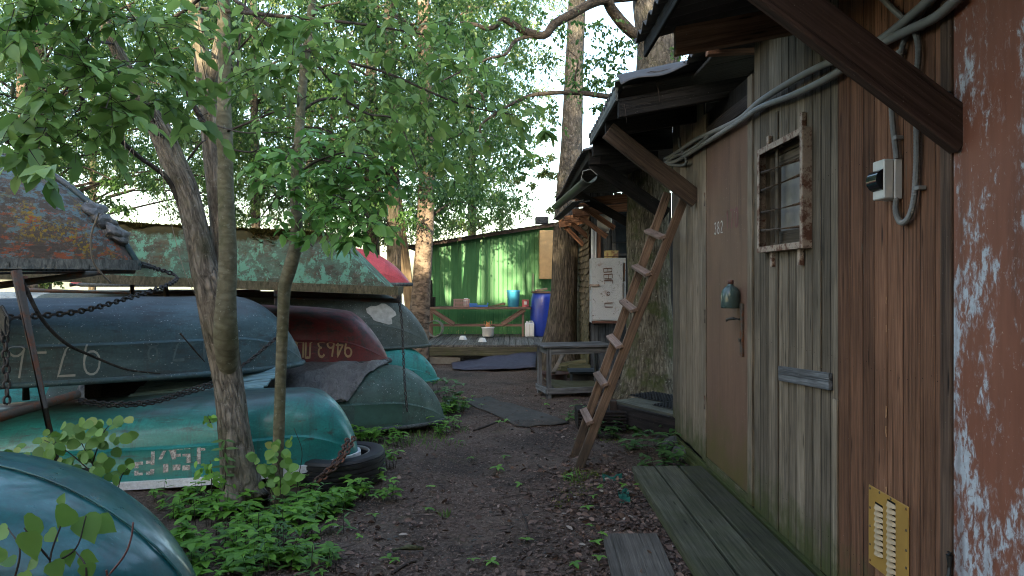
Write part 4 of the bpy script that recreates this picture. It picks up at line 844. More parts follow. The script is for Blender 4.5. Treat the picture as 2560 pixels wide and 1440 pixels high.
# ================================================================== BOATS (all upside down: gunwale at local z=0, bow at local +x end)
ROUND=[(1.0,.0),(.985,.12),(.96,.28),(.94,.40),(.945,.43),(.875,.455),(.85,.56),(.80,.68),(.70,.80),(.56,.895),(.40,.955),(.20,.99),(0,1.0)]
BOXY=[(1.0,.0),(.985,.2),(.965,.45),(.945,.68),(.925,.82),(.90,.90),(.86,.955),(.78,.985),(.60,.995),(.3,1.0),(.13,1.0),(.05,1.002),(0,1.003)]
class Hull:
    def __init__(s,L,B,D,x0=.8,m=3.0,r=.8,sec=ROUND,bend=.0,p=2.6,q=.62,sheer=.0,rock=.04,drop=0.0):
        s.__dict__.update(locals()); s.zf=np.array([c[1] for c in sec]); s.yf=np.array([c[0] for c in sec])
    def half(s,t):
        if t<.42: return s.B/2*(.84+.16*math.sin(PI/2*t/.42))
        u=(t-.42)/.58; e=max(0,1-u**s.p)**s.q
        return s.B/2*(s.bend+(1-s.bend)*e)
    def keel(s,t):
        k=s.D*(1-s.rock*(1-min(t,s.x0)/s.x0)**2)*(1-s.drop*max(0,(t-.58)/.42)**2)
        if t>s.x0: k*=max(0,1-((t-s.x0)/(1-s.x0))**s.m)**s.r
        return k
    def pt(s,t,z,side=-1):       # z: 0 at the gunwale .. 1 at the keel (section parameter)
        i=z*(len(s.sec)-1); a=min(int(i),len(s.sec)-2); f=i-a
        yf=s.yf[a]*(1-f)+s.yf[a+1]*f; zf=s.zf[a]*(1-f)+s.zf[a+1]*f
        h=s.half(t); k=s.keel(t)
        w=float(vnoise(np.array([t*s.L*2.3,z*2.4+side*4,s.L*7.1+s.D*31])))*.010+float(vnoise(np.array([t*s.L*6,z*5+side*4,3.])))*.003
        return Vector((s.L*(t-1),side*h*yf*(1+w),-s.sheer*max(0,t-.5)**2*4+k*zf*(1+w)))
    def nrm(s,t,z,side=-1):
        e=.004; a=s.pt(min(t+e,.999),z,side)-s.pt(t-e,z,side); b=s.pt(t,min(z+.02,1),side)-s.pt(t,max(z-.02,0),side)
        n=a.cross(b)*(-side); n.normalize()
        return n if n.y*side>0 or n.z>0 else -n
    def on(s,t,z,off=.004,side=-1): return s.pt(t,z,side)+s.nrm(t,z,side)*off
    def ts(s,n=46): return [1-(1-k/n)**1.7 for k in range(n+1)]
    def mesh(s):
        b=MB(); m=len(s.sec)-1; T=s.ts(); vs=[]
        zs=[k/m for k in range(m+1)]
        for t in T:
            for z in zs: vs.append(s.pt(t,z,-1))
            for z in zs[-2::-1]: vs.append(s.pt(t,z,1))
        w=2*m+1
        fs=[(i*w+j,(i+1)*w+j,(i+1)*w+j+1,i*w+j+1) for i in range(len(T)-1) for j in range(w-1)]
        fs.append(tuple(range(w)))
        if s.bend>0: e=(len(T)-1)*w; fs.append(tuple(e+j for j in range(w-1,-1,-1)))
        b.add(vs,fs); return b
    def rail(s,rw=.02,rh=.02,zoff=0,out=.012,n=44,flat=False):
        T=[1-(1-k/n)**1.5 for k in range(n+1)]; pts=[]
        for side,TT in ((-1,T),(1,T[-2::-1] if s.bend==0 else T[::-1])):
            for t in TT:
                p=s.pt(t,0,side); pts.append((p.x+(out if t==1 else 0),p.y+side*out*(1 if t<1 else 0),p.z+zoff))
        b=MB(); b.tube(pts,rw*(1.414 if flat else 1),4 if flat else 6,sq=rh/rw,ph=PI/4 if flat else 0); return b
def boat(name,label,h,bow,yaw,mat,railmat=None,rw=.022,rh=.022,pitch=0,roll=0,group=None,out=.012,cat='boat',zoff=.0):
    t=thing(name,label,cat,bow,0,group); t.rotation_euler=(roll,pitch,yaw)
    o=h.mesh().build('hull',mat,t,smooth=True,auto=.75)
    if railmat: h.rail(rw,rh,zoff,out,flat=rh>1.4*rw).build('gunwale',railmat,t,smooth=rh<=1.4*rw)
    return t
def hulltext(h,chars,hgt,x_right,zc,mat,name,par,wd=.012,gap=.75,invert=True,off=.004,offs=None):
    # painted strokes on the near side; invert = upside-down lettering (reads correctly when the boat is turned over)
    pls=word(chars,hgt,gap) if offs is None else [[((x+i*gap)*hgt,y*hgt) for x,y in pl] for i,c in zip(offs,chars) for pl in c]
    def fn(x,y):
        t=1-(x_right+x)/h.L if invert else 0
        return h.on(t,zc+(hgt-y)/h.D*.9 if invert else zc,off)
    out=[]
    for pl in pls:
        q=[]
        for a,c in zip(pl[:-1],pl[1:]):
            n=max(1,int(math.hypot(c[0]-a[0],c[1]-a[1])/.02))
            q+=[(a[0]+(c[0]-a[0])*k/n,a[1]+(c[1]-a[1])*k/n) for k in range(n)]
        out.append(q+[pl[-1]])
    return strokes(out,fn,wd).build(name,mat,par)
D9=[arc(.25,.72,.23,.26,0,360,14),[(.48,.72),(.40,.0)]]
D6=[arc(.25,.26,.23,.26,0,360,14),[(.02,.26),(.14,.98)]]
D4=[[(.36,0),(.36,1),(.0,.33),(.52,.33)]]
DD=[[(.12,.45),(.40,.45)]]; DM=[[(0,0),(.05,1),(.3,.4),(.55,1),(.6,0)]]; SP=[]
CL=[[(0,0),(.12,.1),(.15,1),(.45,1),(.45,0)]]      # Cyrillic L
CC=[[(0,1),(0,.0),(.45,.0),(.45,1)],[(.45,.0),(.55,.0),(.55,-.18)]]  # Cyrillic TS

# I: bright teal dinghy on the tyre
hI=Hull(3.9,1.26,.56,x0=.90,m=1.8,r=.62,p=2.8,q=.6,drop=.04)
bI=P(893,1152,5.70); bI.z=.205
tI=boat('rowing_boat','bright teal upturned dinghy with white gunwale and its bow on the tyre',hI,bI,math.radians(-9),M['teal'],M['whiterail'],.018,.028,zoff=-.012,pitch=math.radians(-4.2),roll=math.radians(2))
def stencil_on(h,quads,par,mat,name,u2t,v2z):
    b=MB()
    for q in quads:
        n=4; vs=[]
        for i in range(n+1):
            for j in range(n+1):
                a=i/n;c=j/n
                x=(q[0][0]*(1-a)+q[1][0]*a)*(1-c)+(q[3][0]*(1-a)+q[2][0]*a)*c; y=(q[0][1]*(1-a)+q[1][1]*a)*(1-c)+(q[3][1]*(1-a)+q[2][1]*a)*c
                vs.append(h.on(u2t(x),v2z(y),.004))
        b.add(vs,[(i*(n+1)+j,(i+1)*(n+1)+j,(i+1)*(n+1)+j+1,i*(n+1)+j+1) for i in range(n) for j in range(n)])
    return b.build(name,mat,par)
def R(x0,y0,x1,y1,sk=0):
    x0-=.003;x1+=.003;y0-=.006;y1+=.006
    return [(x0+sk,y0),(x1+sk,y0),(x1,y1),(x0,y1)]
# worn stencil pieces, measured on the hull side (u: 0..1 along the word, v: 0 top .. 1 bottom)
SQ=[R(.0,.62,.045,.78),R(.0,.62,.10,.69),R(.0,.86,.045,.98),R(.0,.92,.10,.99),R(.145,.60,.24,.68),R(.205,.22,.245,.72),R(.20,.84,.245,.93),R(.15,.90,.24,.98),
    R(.355,.58,.395,.22,-.055) ,R(.42,.60,.455,.16,.05),R(.36,.72,.42,.94),
    R(.475,.12,.60,.20),R(.62,.10,.69,.18),R(.475,.20,.515,.60),R(.52,.42,.57,.52),R(.60,.44,.69,.52),R(.65,.52,.695,.72),R(.48,.76,.57,.90),R(.60,.80,.69,.92),
    R(.775,.10,.815,.78),R(.82,.26,.87,.36)]
stencil_on(hI,SQ,tI,M['stencil'],'stencil_lettering',lambda x:1-(1.52-x*.62)/hI.L,lambda y:.07+(1-y)*.25)
stencil_on(hI,[R(.0,.0,.35,.10,.03),R(.45,-.06,.75,.04,.03),R(.3,.62,.8,.72),R(.7,.75,.85,1.0)],tI,M['stencil'],'stencil_lettering',lambda x:1-(.86-x*.24)/hI.L,lambda y:.10+(1-y)*.22)
# J: nearest dark teal boat
hJ=Hull(3.4,1.36,.66,x0=.70,m=1.9,r=.72,p=2.4,q=.55,sec=[(1.0,0),(1.01,.1),(1.0,.25),(.985,.40),(.955,.53),(.91,.65),(.85,.75),(.76,.84),(.64,.91),(.48,.96),(.3,.99),(.15,1.0),(0,1.0)])
tJ=boat('rowing_boat','glossy deep teal upturned dinghy nearest the camera in the lower left corner',hJ,(-1.30,2.96,.20),math.radians(4),M['deepteal'],M['deepteal'],.022,.03)
b=MB(); b.tube([hJ.pt(t,1)+Vector((.006,0,.006)) for t in [.2+.8*k/30 for k in range(31)]],.006,6); b.build('keel_strip',M['deepteal'],tJ,smooth=True)
# D: blue grey with hand painted number
hD=Hull(4.6,1.40,.66,x0=.86,m=1.9,r=.72,p=2.9,q=.55)
tD=boat('rowing_boat','faded blue grey upturned dinghy with hand painted number 97 on its side',hD,(-2.07,7.0,.79),math.radians(24),M['bluegrey'],M['bluegrey'],.024,.026)
hulltext(hD,[D9,D7,DD,D6,D4,DM],.235,1.66,.05,M['chalk'],'painted_lettering',tD,.014,.72)
hulltext(hD,[D1,D7,D8],.17,.85,.12,M['faintchalk'],'faint_lettering',tD,.014,1.15)
# E: red
hE=Hull(4.2,1.30,.66,x0=.89,m=1.5,r=.75,p=2.9,q=.58,drop=.22)
tE=boat('rowing_boat','dark red upturned dinghy with tan number 9463 on its side',hE,(-1.45,8.3,.66),math.radians(3),M['redhull'],M['greyrail'],.028,.030,out=.025)
hulltext(hE,[D9,D4,D6,D3,CL,CC],.145,.36,.10,M['numtan'],'painted_lettering',tE,.018,.62,offs=[0,1,2,3,4.5,5.5])
# F: grey green with filler patch
hF=Hull(5.2,1.5,.76,x0=.87,m=1.7,r=.7,p=2.9,q=.58,drop=.10)
tF=boat('rowing_boat','grey green upturned boat with a pale filler patch above the red dinghy',hF,(-1.16,9.95,.69),math.radians(2),M['greygreen'],M['greygreen'],.025,.025)
b=MB(); cx,cz=.60,.56; N=22; vs=[hF.on(1-cx/hF.L,cz,.022)]
for k in range(N):
    a=2*PI*k/N; r=(1+.16*math.sin(3*a+1)+.12*math.sin(5*a))*1.0; vs.append(hF.on(1-(cx+.17*r*math.cos(a))/hF.L,min(.9,cz+.13*r*math.sin(a)),.010))
b.add(vs,[(0,1+k,1+(k+1)%N) for k in range(N)]); b.build('filler_patch',M['patch'],tF,smooth=True)
# G turquoise under F
hG=Hull(4.2,1.35,.46,x0=.88,m=1.7,r=.7)
tG=boat('rowing_boat','turquoise upturned boat squeezed under the grey green boat',hG,(-1.02,9.75,.24),math.radians(2),M['turq'],M['turq'],.02,.02)
# H dark green on the ground
hH=Hull(3.9,1.42,.59,x0=.85,m=1.9,r=.66,p=2.9,q=.58,drop=.03)
tH=boat('rowing_boat','dark green upturned dinghy on the ground half under the grey tarpaulin',hH,(-.74,7.75,.09),math.radians(4),M['darkgreen'],M['greyrail'],.022,.022)
b=MB(); b.grid(lambda u,v:hH.on(1-(.42+.46*u)/hH.L,.06+.26*v,.005),6,4); b.build('green_patch',M['patchgreen'],tH,smooth=True)
# tarp on H
b=MB()
def tp_(u,v):
    hi=.80+.0*v; lo=.08
    tend=(.845-.14*v) if v<.72 else (.845-.14*.72-.09*(v-.72)/.28)
    t=lo+(tend-lo)*u; z=1-v*.86
    off=.016+.05*abs(float(fbm(np.array([t*11,v*2.6,1.]),3)))+.045*max(0,float(vnoise(np.array([t*24+v*7,v*3,5.]))))*(u>.3)
    p=hH.on(t,max(.05,z),off)
    return p
b.grid(tp_,70,26)
def tp2(u,v): t=.06+.78*u; return hH.on(t,1-.5*v,.016+.02*abs(float(fbm(np.array([t*9,v*2,8.]),2))),1)
b.grid(tp2,40,8)
o=b.build('tarpaulin',M['tarp'],None,smooth=True,solid=.003); o.location=tH.location; o.rotation_euler=tH.rotation_euler
tag(o,'crumpled grey tarpaulin draped over the dark green dinghy','tarpaulin')
# A: flaking red/blue
hA=Hull(3.6,1.30,.80,x0=.72,m=1.6,r=.82,p=2.4,q=.62,sec=[(1.0,.0),(.995,.14),(.985,.28),(.97,.40),(.945,.52),(.90,.64),(.83,.75),(.73,.84),(.60,.91),(.44,.96),(.28,.985),(.12,1.0),(0,1.0)])
tA=boat('rowing_boat','old wooden rowing boat with flaking red and blue paint and yellow lichen on the rack',hA,(-2.64,5.0,1.685),math.radians(1),M['lichen'],M['greyrail'],.010,.034,zoff=.02)
b=MB(); pts=[hA.pt(t,1)+Vector((.012,0,.012)) for t in [.35+.65*k/20 for k in range(21)]]; b.tube(pts,.022,6); b.build('keel_strip',M['bluegrey'],tA,smooth=True)
# B: mossy flat boat
hB=Hull(4.5,1.30,.60,x0=.855,m=1.0,r=1,sec=BOXY,bend=.62,p=2.2,q=.8,rock=.0)
tB=boat('rowing_boat','long mossy wooden boat with flaking mint green paint and plank gunwale',hB,(-1.22,7.62,1.455),math.radians(5),M['mossy'],M['railwood'],.013,.042,pitch=math.radians(2.5),zoff=.035)
# moss tufts along the top edge of B
N=5200; T=RS.uniform(.02,.84,N); Zp=np.clip(.53-np.abs(RS.normal(0,.085,N)),.24,.56); vs=[];fs=[]
keep=[]
for k in range(N):
    n=float(fbm(np.array([T[k]*14,Zp[k]*3,2.]),2))
    if n+3.2*(Zp[k]-.43)<-.05: continue
    keep.append(hB.on(T[k],Zp[k],.0))
keep=np.array([tuple(p) for p in keep]); 
V=[];Fc=[];rr=[]
for p in keep:
    for q in range(3):
        a=RS.uniform(0,2*PI); d=np.array([math.cos(a),math.sin(a)*.8-.2,RS.uniform(.1,.9)]); d/=np.linalg.norm(d); sd=np.cross(d,[0,0,1])+1e-3; sd/=np.linalg.norm(sd); s=RS.uniform(.018,.045)
        o=len(V); V+=[p-sd*s*.35,p+sd*s*.35,p+d*s]; Fc.append((o,o+1,o+2)); rr.append(RS.rand())
npmesh('moss',np.array(V),[np.array(Fc)],np.array(rr),M['moss'],tB)
# C pink red
hC=Hull(4.2,1.25,.50,x0=.80,m=2.0,r=.85,p=2.8,q=.58)
tC=boat('rowing_boat','bright pinkish red upturned boat bow behind the mossy boat',hC,(-1.37,9.6,1.54),math.radians(2),M['pink'],M['greyrail'],.022,.03)
# further hulls glimpsed through the rack
hK=Hull(3.1,1.4,.50,x0=.9,m=2.2,r=.8)
boat('rowing_boat','black upturned hull glimpsed in the gap below the rack',hK,(-3.3,9.9,.97),math.radians(-4),M['blackhull'],M['palehull'],.03,.02)
boat('rowing_boat','pale grey upturned hull glimpsed at the far left beyond the rack',hK,(-6.1,11.0,.92),math.radians(0),M['palehull'],M['palehull'],.03,.02)
boat('rowing_boat','second turquoise hull low in shade under the blue grey dinghy',Hull(4.0,1.3,.42,x0=.84,m=2,r=.8),(-2.75,8.0,.15),math.radians(12),M['turq'],M['turq'],.02,.02)
# pale blue slatted pallet between D and I
pl=thing('slatted_pallet','pale blue slatted board frame wedged under the blue grey dinghy','pallet',(-2.9,6.25,.6))
for k in range(4):
    b=MB(); b.boxf((-2.72+.02*k,6.02+k*.12,.60+k*.047),Vector((.55,.14,.045)),Vector((0,.05,.022)),Vector((0,-.004,.009))); bc(b,'slat',M['bluewood'],pl,bevel=.002)
b=MB()
for x in (-3.15,-2.55): b.boxf((x,6.2,.655),Vector((.02,.24,.085)),Vector((.03,0,0)),Vector((0,-.004,.012)))
bc(b,'bearer',M['bluewood'],pl,bevel=.002)
# ---- rack
rk=thing('boat_rack','rusty pipe rack carrying the upturned boats on the left','rack',(-3,6,0))
def pipe(pts,r=.026,n=6): b=MB(); b.tube([Vector(p) for p in smoothpath(pts,n)] if len(pts)>2 else pts,r,9); return bc(b,'pipe',M['pipe'],rk,smooth=True)
pa=P(40,676,4.40); pb=P(185,1345,4.40); pb.z=-.05; pipe([pa,pb],.030)
pipe([P(-260,745,4.1),P(180,690,5.3),P(395,657,7.25)],.024)
pipe([P(380,659,7.2),P(398,657,7.27),P(405,668,7.3),P(416,735,7.3),P(470,1088,7.3)],.026,4)
pipe([P(-300,690,5.75),P(335,676,5.75)],.028)
pipe([P(-200,1110,4.2),P(0,1043,4.45),P(195,985,5.0)],.030)
pipe([P(60,690,5.9),P(65,1000,5.9)],.028); pipe([P(330,690,7.9),P(335,1000,7.9)],.026)
pipe([P(690,725,8.2),P(690,1000,8.2)],.024)
pipe([P(60,725,8.2),P(1000,752,7.62)],.026)
bk2=MB(); bk2.boxf(P(430,655,7.3),Vector((.09,0,0)),Vector((0,.03,0)),Vector((0,0,.022))); bc(bk2,'bracket',M['pipe'],rk,bevel=.004)
# supports under the stack
for (x,y,z0,z1,lab) in ((-3.3,8.0,.0,.66,'dark timber prop in the middle of the boat stack'),(-2.2,9.8,0,.68,'dark timber prop deep under the grey green boat'),(-3.6,6.6,0,.79,'dark timber prop under the blue grey dinghy'),(-3.2,5.2,0,.17,'low timber bearer under the bright teal dinghy')):
    b=MB(); b.box((x-.08,y-.5,z0-.02),(x+.08,y+.5,z1)); tag(b.build('timber_prop',M['blackwood'],bevel=.01),lab,'prop','timber props under the boats')
# ---- chains
def chain(name,label,pts,link=.052,wire=.0065,mat=None,sag=0,grp='chains securing the boats'):
    sp=smoothpath(pts,14); A=np.array(sp)
    if sag: A[:,2]-=sag*4*np.linspace(0,1,len(A))*(1-np.linspace(0,1,len(A)))
    L=np.concatenate([[0],np.cumsum(np.linalg.norm(np.diff(A,axis=0),axis=1))]); st=link*.72; n=int(L[-1]/st); b=MB()
    for k in range(n):
        q=(k+.5)*st; p=Vector([np.interp(q,L,A[:,i]) for i in range(3)]); p2=Vector([np.interp(min(q+.01,L[-1]),L,A[:,i]) for i in range(3)]); p1=Vector([np.interp(max(q-.01,0),L,A[:,i]) for i in range(3)])
        d,s,u=frame(p2-p1,Vector((.2,-.4,.9)))
        a=(PI/2 if k%2 else 0)+.35+random.uniform(-.25,.25); w=s*math.cos(a)+u*math.sin(a)
        h=link*.5-wire; hw=link*.31-wire*.4; ring=[]
        for j in range(10):
            t=2*PI*j/10; ring.append(p+d*(math.copysign(abs(math.cos(t))**.8,math.cos(t))*h)+w*(math.copysign(abs(math.sin(t))**.8,math.sin(t))*hw))
        b.tube(ring,wire,5,close=True)
    o=b.build(name,mat or M['darkchain'],smooth=True); return tag(o,label,'chain',grp)
chain('chain','dark chain slung from the left edge up to the mossy boat bracket',[P(-30,792,4.45),P(60,792,4.7),P(200,778,5.1),P(320,745,5.6),P(420,712,6.2),P(440,690,6.6),P(380,668,6.2),P(350,660,5.1)],.062,.0085)
chain('chain','dark chain hanging straight down from the lock at the left edge',[P(12,800,4.42),P(14,880,4.42),P(17,960,4.42),P(18,1018,4.42)],.066,.0085)
chain('chain','rusty doubled chain sagging above the bright teal dinghy',[P(195,1000,4.98),P(280,1008,5.15),P(380,1002,5.35),P(470,975,5.6),P(545,952,5.85)],.042,.006)
chain('chain','second strand of the rusty chain above the bright teal dinghy',[P(190,1004,4.96),P(270,1014,5.13),P(370,1010,5.33),P(465,984,5.58),P(545,962,5.83)],.042,.006)
chain('chain','chain slanting over the bow of the blue grey dinghy behind the trunk',[P(585,928,6.05),P(630,896,6.25),P(690,845,6.55),P(712,818,6.8)],.05,.008)
chain('chain','thin chain hanging down from the mossy boat bow corner',[P(996,742,7.45),P(1004,800,7.42),P(1008,880,7.3),P(1012,960,7.05),P(1018,1030,7.0)],.046,.0055)
ch1=[P(886,1092,5.56),P(868,1130,5.38),P(842,1164,5.28),P(814,1190,5.24),P(792,1212,5.21),P(780,1242,5.16)]
chain('chain','thick rust red chain over the bow of the bright teal dinghy',ch1,.060,.0095,M['chain'])
chain('chain','second thick rust red strand beside it on the tyre',[p+Vector((-.045,-.02,-.01)) for p in ch1],.060,.0095,M['chain'])
b=MB()
for k in range(7): b.tube([P(5+6*math.cos(a)+k*2,790+26*math.sin(a)+k*4,4.40-.02*k) for a in np.linspace(0,2*PI,12,endpoint=False)],.008,5,close=True)
b.box(P(-12,830,4.42)-Vector((.03,.02,.05)),P(-2,800,4.42)+Vector((.03,.02,.02))); tag(b.build('padlock',M['blackmetal'],bevel=.004),'black padlock and wound chain on the rack at the left edge','padlock')
# grey rag wad on A's stem
b=MB(); rr=MB()
for k,(px,py) in enumerate(((233,528),(262,552),(285,580),(297,592))):
    p=P(px,py,4.95); q=MB(); q.lathe([(0,-1)]+[(math.cos(a),math.sin(a)) for a in np.linspace(-1.3,1.3,9)]+[(0,1)],seg=14); v=np.array(q.v); v=v*(1+.55*fbm(v*1.6+k*5,3))[:,None]*np.array([.075,.09,.048])
    ca,sa=math.cos(.8),math.sin(.8); v=np.stack([v[:,0]*ca+v[:,2]*sa,v[:,1],-v[:,0]*sa+v[:,2]*ca],-1)+np.array(p); b.add(v,q.f)
tag(b.build('rag',M['tarp'],smooth=True),'crumpled grey rag wad tied to the stem of the flaking red boat','rag')
# tyre
ty=thing('car_tyre','worn black car tyre lying under the bow of the bright teal dinghy','tyre',(-1.35,5.68,0)); ty.rotation_euler=(.03,-.05,0); ty.scale=(1.08,1.08,1.15)
pr=[(.19,.03),(.20,.0),(.26,-.005),(.30,.01),(.312,.035)]
for k in range(4): z=.045+k*.034; pr+=[(.314,z),(.314,z+.024),(.306,z+.026),(.306,z+.031)]
pr+=[(.312,.18),(.30,.198),(.26,.208),(.215,.20),(.20,.185),(.195,.16),(.215,.10),(.19,.03)]
b=MB(); b.lathe(pr,seg=64); b.build('tread',M['rubber'],ty,smooth=True,auto=.5)
b=MB(); b.lathe([(.196,.17),(.20,.182),(.206,.190),(.199,.196),(.192,.18),(.196,.17)],seg=40); b.build('bead',M['conduit'],ty,smooth=True)
# dark stick leaning over D, dry stems
b=MB(); b.tube([Vector(p) for p in smoothpath([P(55,698,4.42),P(100,790,4.5),P(160,855,4.65),P(230,890,4.9),P(310,922,5.15),P(360,930,5.3),P(400,934,5.4)],6)],[.014-.00025*k for k in range(37)],7); tag(b.build('curved_stick',M['branchbark'],smooth=True),'long dark curved stick hanging from the rack in front of the painted number','stick')
b=MB(); b.tube([Vector(p) for p in smoothpath([P(248,532,4.2),P(228,590,4.22),P(232,650,4.25),P(255,685,4.3),P(277,707,4.35)],6)],.006,6); tag(b.build('dry_stem',M['paletwig'],smooth=True),'pale dry bent stem in front of the flaking red boat','stem')
b=MB(); b.tube([P(450,833,5.3),P(480,868,5.35),P(512,905,5.4)],[.009,.008,.003],6); tag(b.build('dead_twig',M['branchbark'],smooth=True),'short dead twig slanting against the blue grey hull','twig')
# ================================================================== TREES
def T(px,py,Y,w): p=P(px,py,Y); return (p.x,p.y,p.z,w*.5*Y/F)
def trunkmesh(b,pts,seg=24,amp=.10,fs=7,fz=1.6,step=.045,ridge=.0,flare=0,n=8,flare_h=.35):
    sp=np.array(smoothpath(pts,n)); L=np.concatenate([[0],np.cumsum(np.linalg.norm(np.diff(sp[:,:3],axis=0),axis=1))]); m=max(3,int(L[-1]/step)); q=np.linspace(0,L[-1],m)
    A=np.stack([np.interp(q,L,sp[:,i]) for i in range(4)],-1); s0=random.random()*50
    vs=[];g=[];R0=A[:,3].mean(); prev=None
    for i in range(m):
        d=Vector(A[min(i+1,m-1),:3]-A[max(i-1,0),:3]); d.normalize()
        if prev is None: _,a,u=frame(d)
        else: a=(prev-d*prev.dot(d)).normalized(); u=d.cross(a)
        prev=a; th=np.linspace(0,2*PI,seg,endpoint=False); c,s=np.cos(th),np.sin(th)
        qn=np.stack([c*R0*fs*2.2+s0,s*R0*fs*2.2,np.full(seg,q[i]*fz)],-1); nn=fbm(qn,3)
        if ridge: nn=nn-ridge*np.abs(vnoise(np.stack([c*R0*fs*6+s0,s*R0*fs*6,np.full(seg,q[i]*fz*1.3)],-1)))
        r=A[i,3]*(1+amp*nn)
        if flare: r=r*(1+flare*math.exp(-q[i]/flare_h)*(1+.35*np.sin(th*4+s0)+.25*np.sin(th*7+s0*2)))
        for k in range(seg): vs.append(Vector(A[i,:3])+(a*c[k]+u*s[k])*r[k]); g.append((R0*c[k],R0*s[k],q[i]+s0))
    fs_=[(i*seg+k,i*seg+(k+1)%seg,(i+1)*seg+(k+1)%seg,(i+1)*seg+k) for i in range(m-1) for k in range(seg)]
    fs_.append(tuple((m-1)*seg+k for k in range(seg))); b.add(vs,fs_,.5,g); return b
def px_tube(b,pts,r0,r1,seg=6,n=6,wob=0):
    sp=smoothpath([tuple(P(*p)) for p in pts],n); k=len(sp)
    b.tube([Vector(p) for p in sp],[r0+(r1-r0)*i/(k-1) for i in range(k)],seg)
OV=(np.array([(0,0,0),(.35,0,-.01),(.7,0,-.06),(1,0,-.16),(.10,.15,.02),(.36,.27,.045),(.70,.20,-.0),(.10,-.15,.02),(.36,-.27,.045),(.70,-.20,-.0)]),[np.array([(0,1,5,4),(1,2,6,5),(0,7,8,1),(1,8,9,2)]),np.array([(2,3,6),(2,9,3)])])
DI=(np.array([(0,0,0),(.45,.31,.06),(1,0,-.08),(.45,-.31,.06)]),[np.array([(0,2,1),(0,3,2)])])
RD=(np.array([(0,0,0),(.12,.33,.03),(.45,.46,.04),(.8,.3,0),(1.02,0,-.05),(.8,-.3,0),(.45,-.46,.04),(.12,-.33,.03),(.5,0,-.01)]),[np.array([(8,0,1),(8,1,2),(8,2,3),(8,3,4),(8,4,5),(8,5,6),(8,6,7),(8,7,0)])[:,::-1]])
ASP=(np.array([(0,0,0),(-.04,.18,.02),(.02,.36,.03),(.22,.50,.03),(.45,.42,.02),(.66,.30,0),(.84,.14,-.03),(1.05,0,-.08),(.84,-.14,-.03),(.66,-.30,0),(.45,-.42,.02),(.22,-.5,.03),(.02,-.36,.03),(-.04,-.18,.02),(.35,0,-.02),(.7,0,-.04)]),
     [np.array([(14,0,1),(14,1,2),(14,2,3),(14,3,4),(15,14,4),(15,4,5),(15,5,6),(15,6,7),(15,7,8),(15,8,9),(15,9,10),(14,15,10),(14,10,11),(14,11,12),(14,12,13),(14,13,0)])[:,::-1]])
LN=(np.array([(0,0,0),(.3,.11,.03),(.7,.09,-.02),(1,0,-.14),(.7,-.09,-.02),(.3,-.11,.03),(.5,0,-.02)]),[np.array([(6,0,1),(6,1,2),(6,2,3),(6,3,4),(6,4,5),(6,5,0)])[:,::-1]])
def nrmz(a): return a/(np.linalg.norm(a,axis=-1,keepdims=True)+1e-9)
class Leaves:
    def __init__(s): s.V=[];s.F={};s.r=[];s.n=0;s.R={}
    def add(s,base,d,nr,size,shape,rnd=None):
        base=np.atleast_2d(base);d=nrmz(np.atleast_2d(d)); nr=np.atleast_2d(nr); N=len(base); size=np.broadcast_to(np.asarray(size,float).reshape(-1,1),(N,1))
        sd=nrmz(np.cross(d,nr)); w=nrmz(np.cross(sd,d)); tv,tf=shape; rnd=RS.rand(N) if rnd is None else rnd
        P_=base[:,None,:]+size[:,None,:]*(tv[None,:,0:1]*d[:,None]+tv[None,:,1:2]*sd[:,None]+tv[None,:,2:3]*w[:,None])
        off=s.n+np.arange(N)*len(tv); s.V.append(P_.reshape(-1,3)); s.n+=N*len(tv)
        for f in tf:
            k=f.shape[1]; s.F.setdefault(k,[]).append((f[None]+off[:,None,None]).reshape(-1,k)); s.R.setdefault(k,[]).append(np.repeat(rnd,len(f)))
        return s
    def build(s,name,mat,par=None,smooth=False):
        ks=sorted(s.F); return npmesh(name,np.concatenate(s.V),[np.concatenate(s.F[k]) for k in ks],np.concatenate([np.concatenate(s.R[k]) for k in ks]),mat,par,smooth)
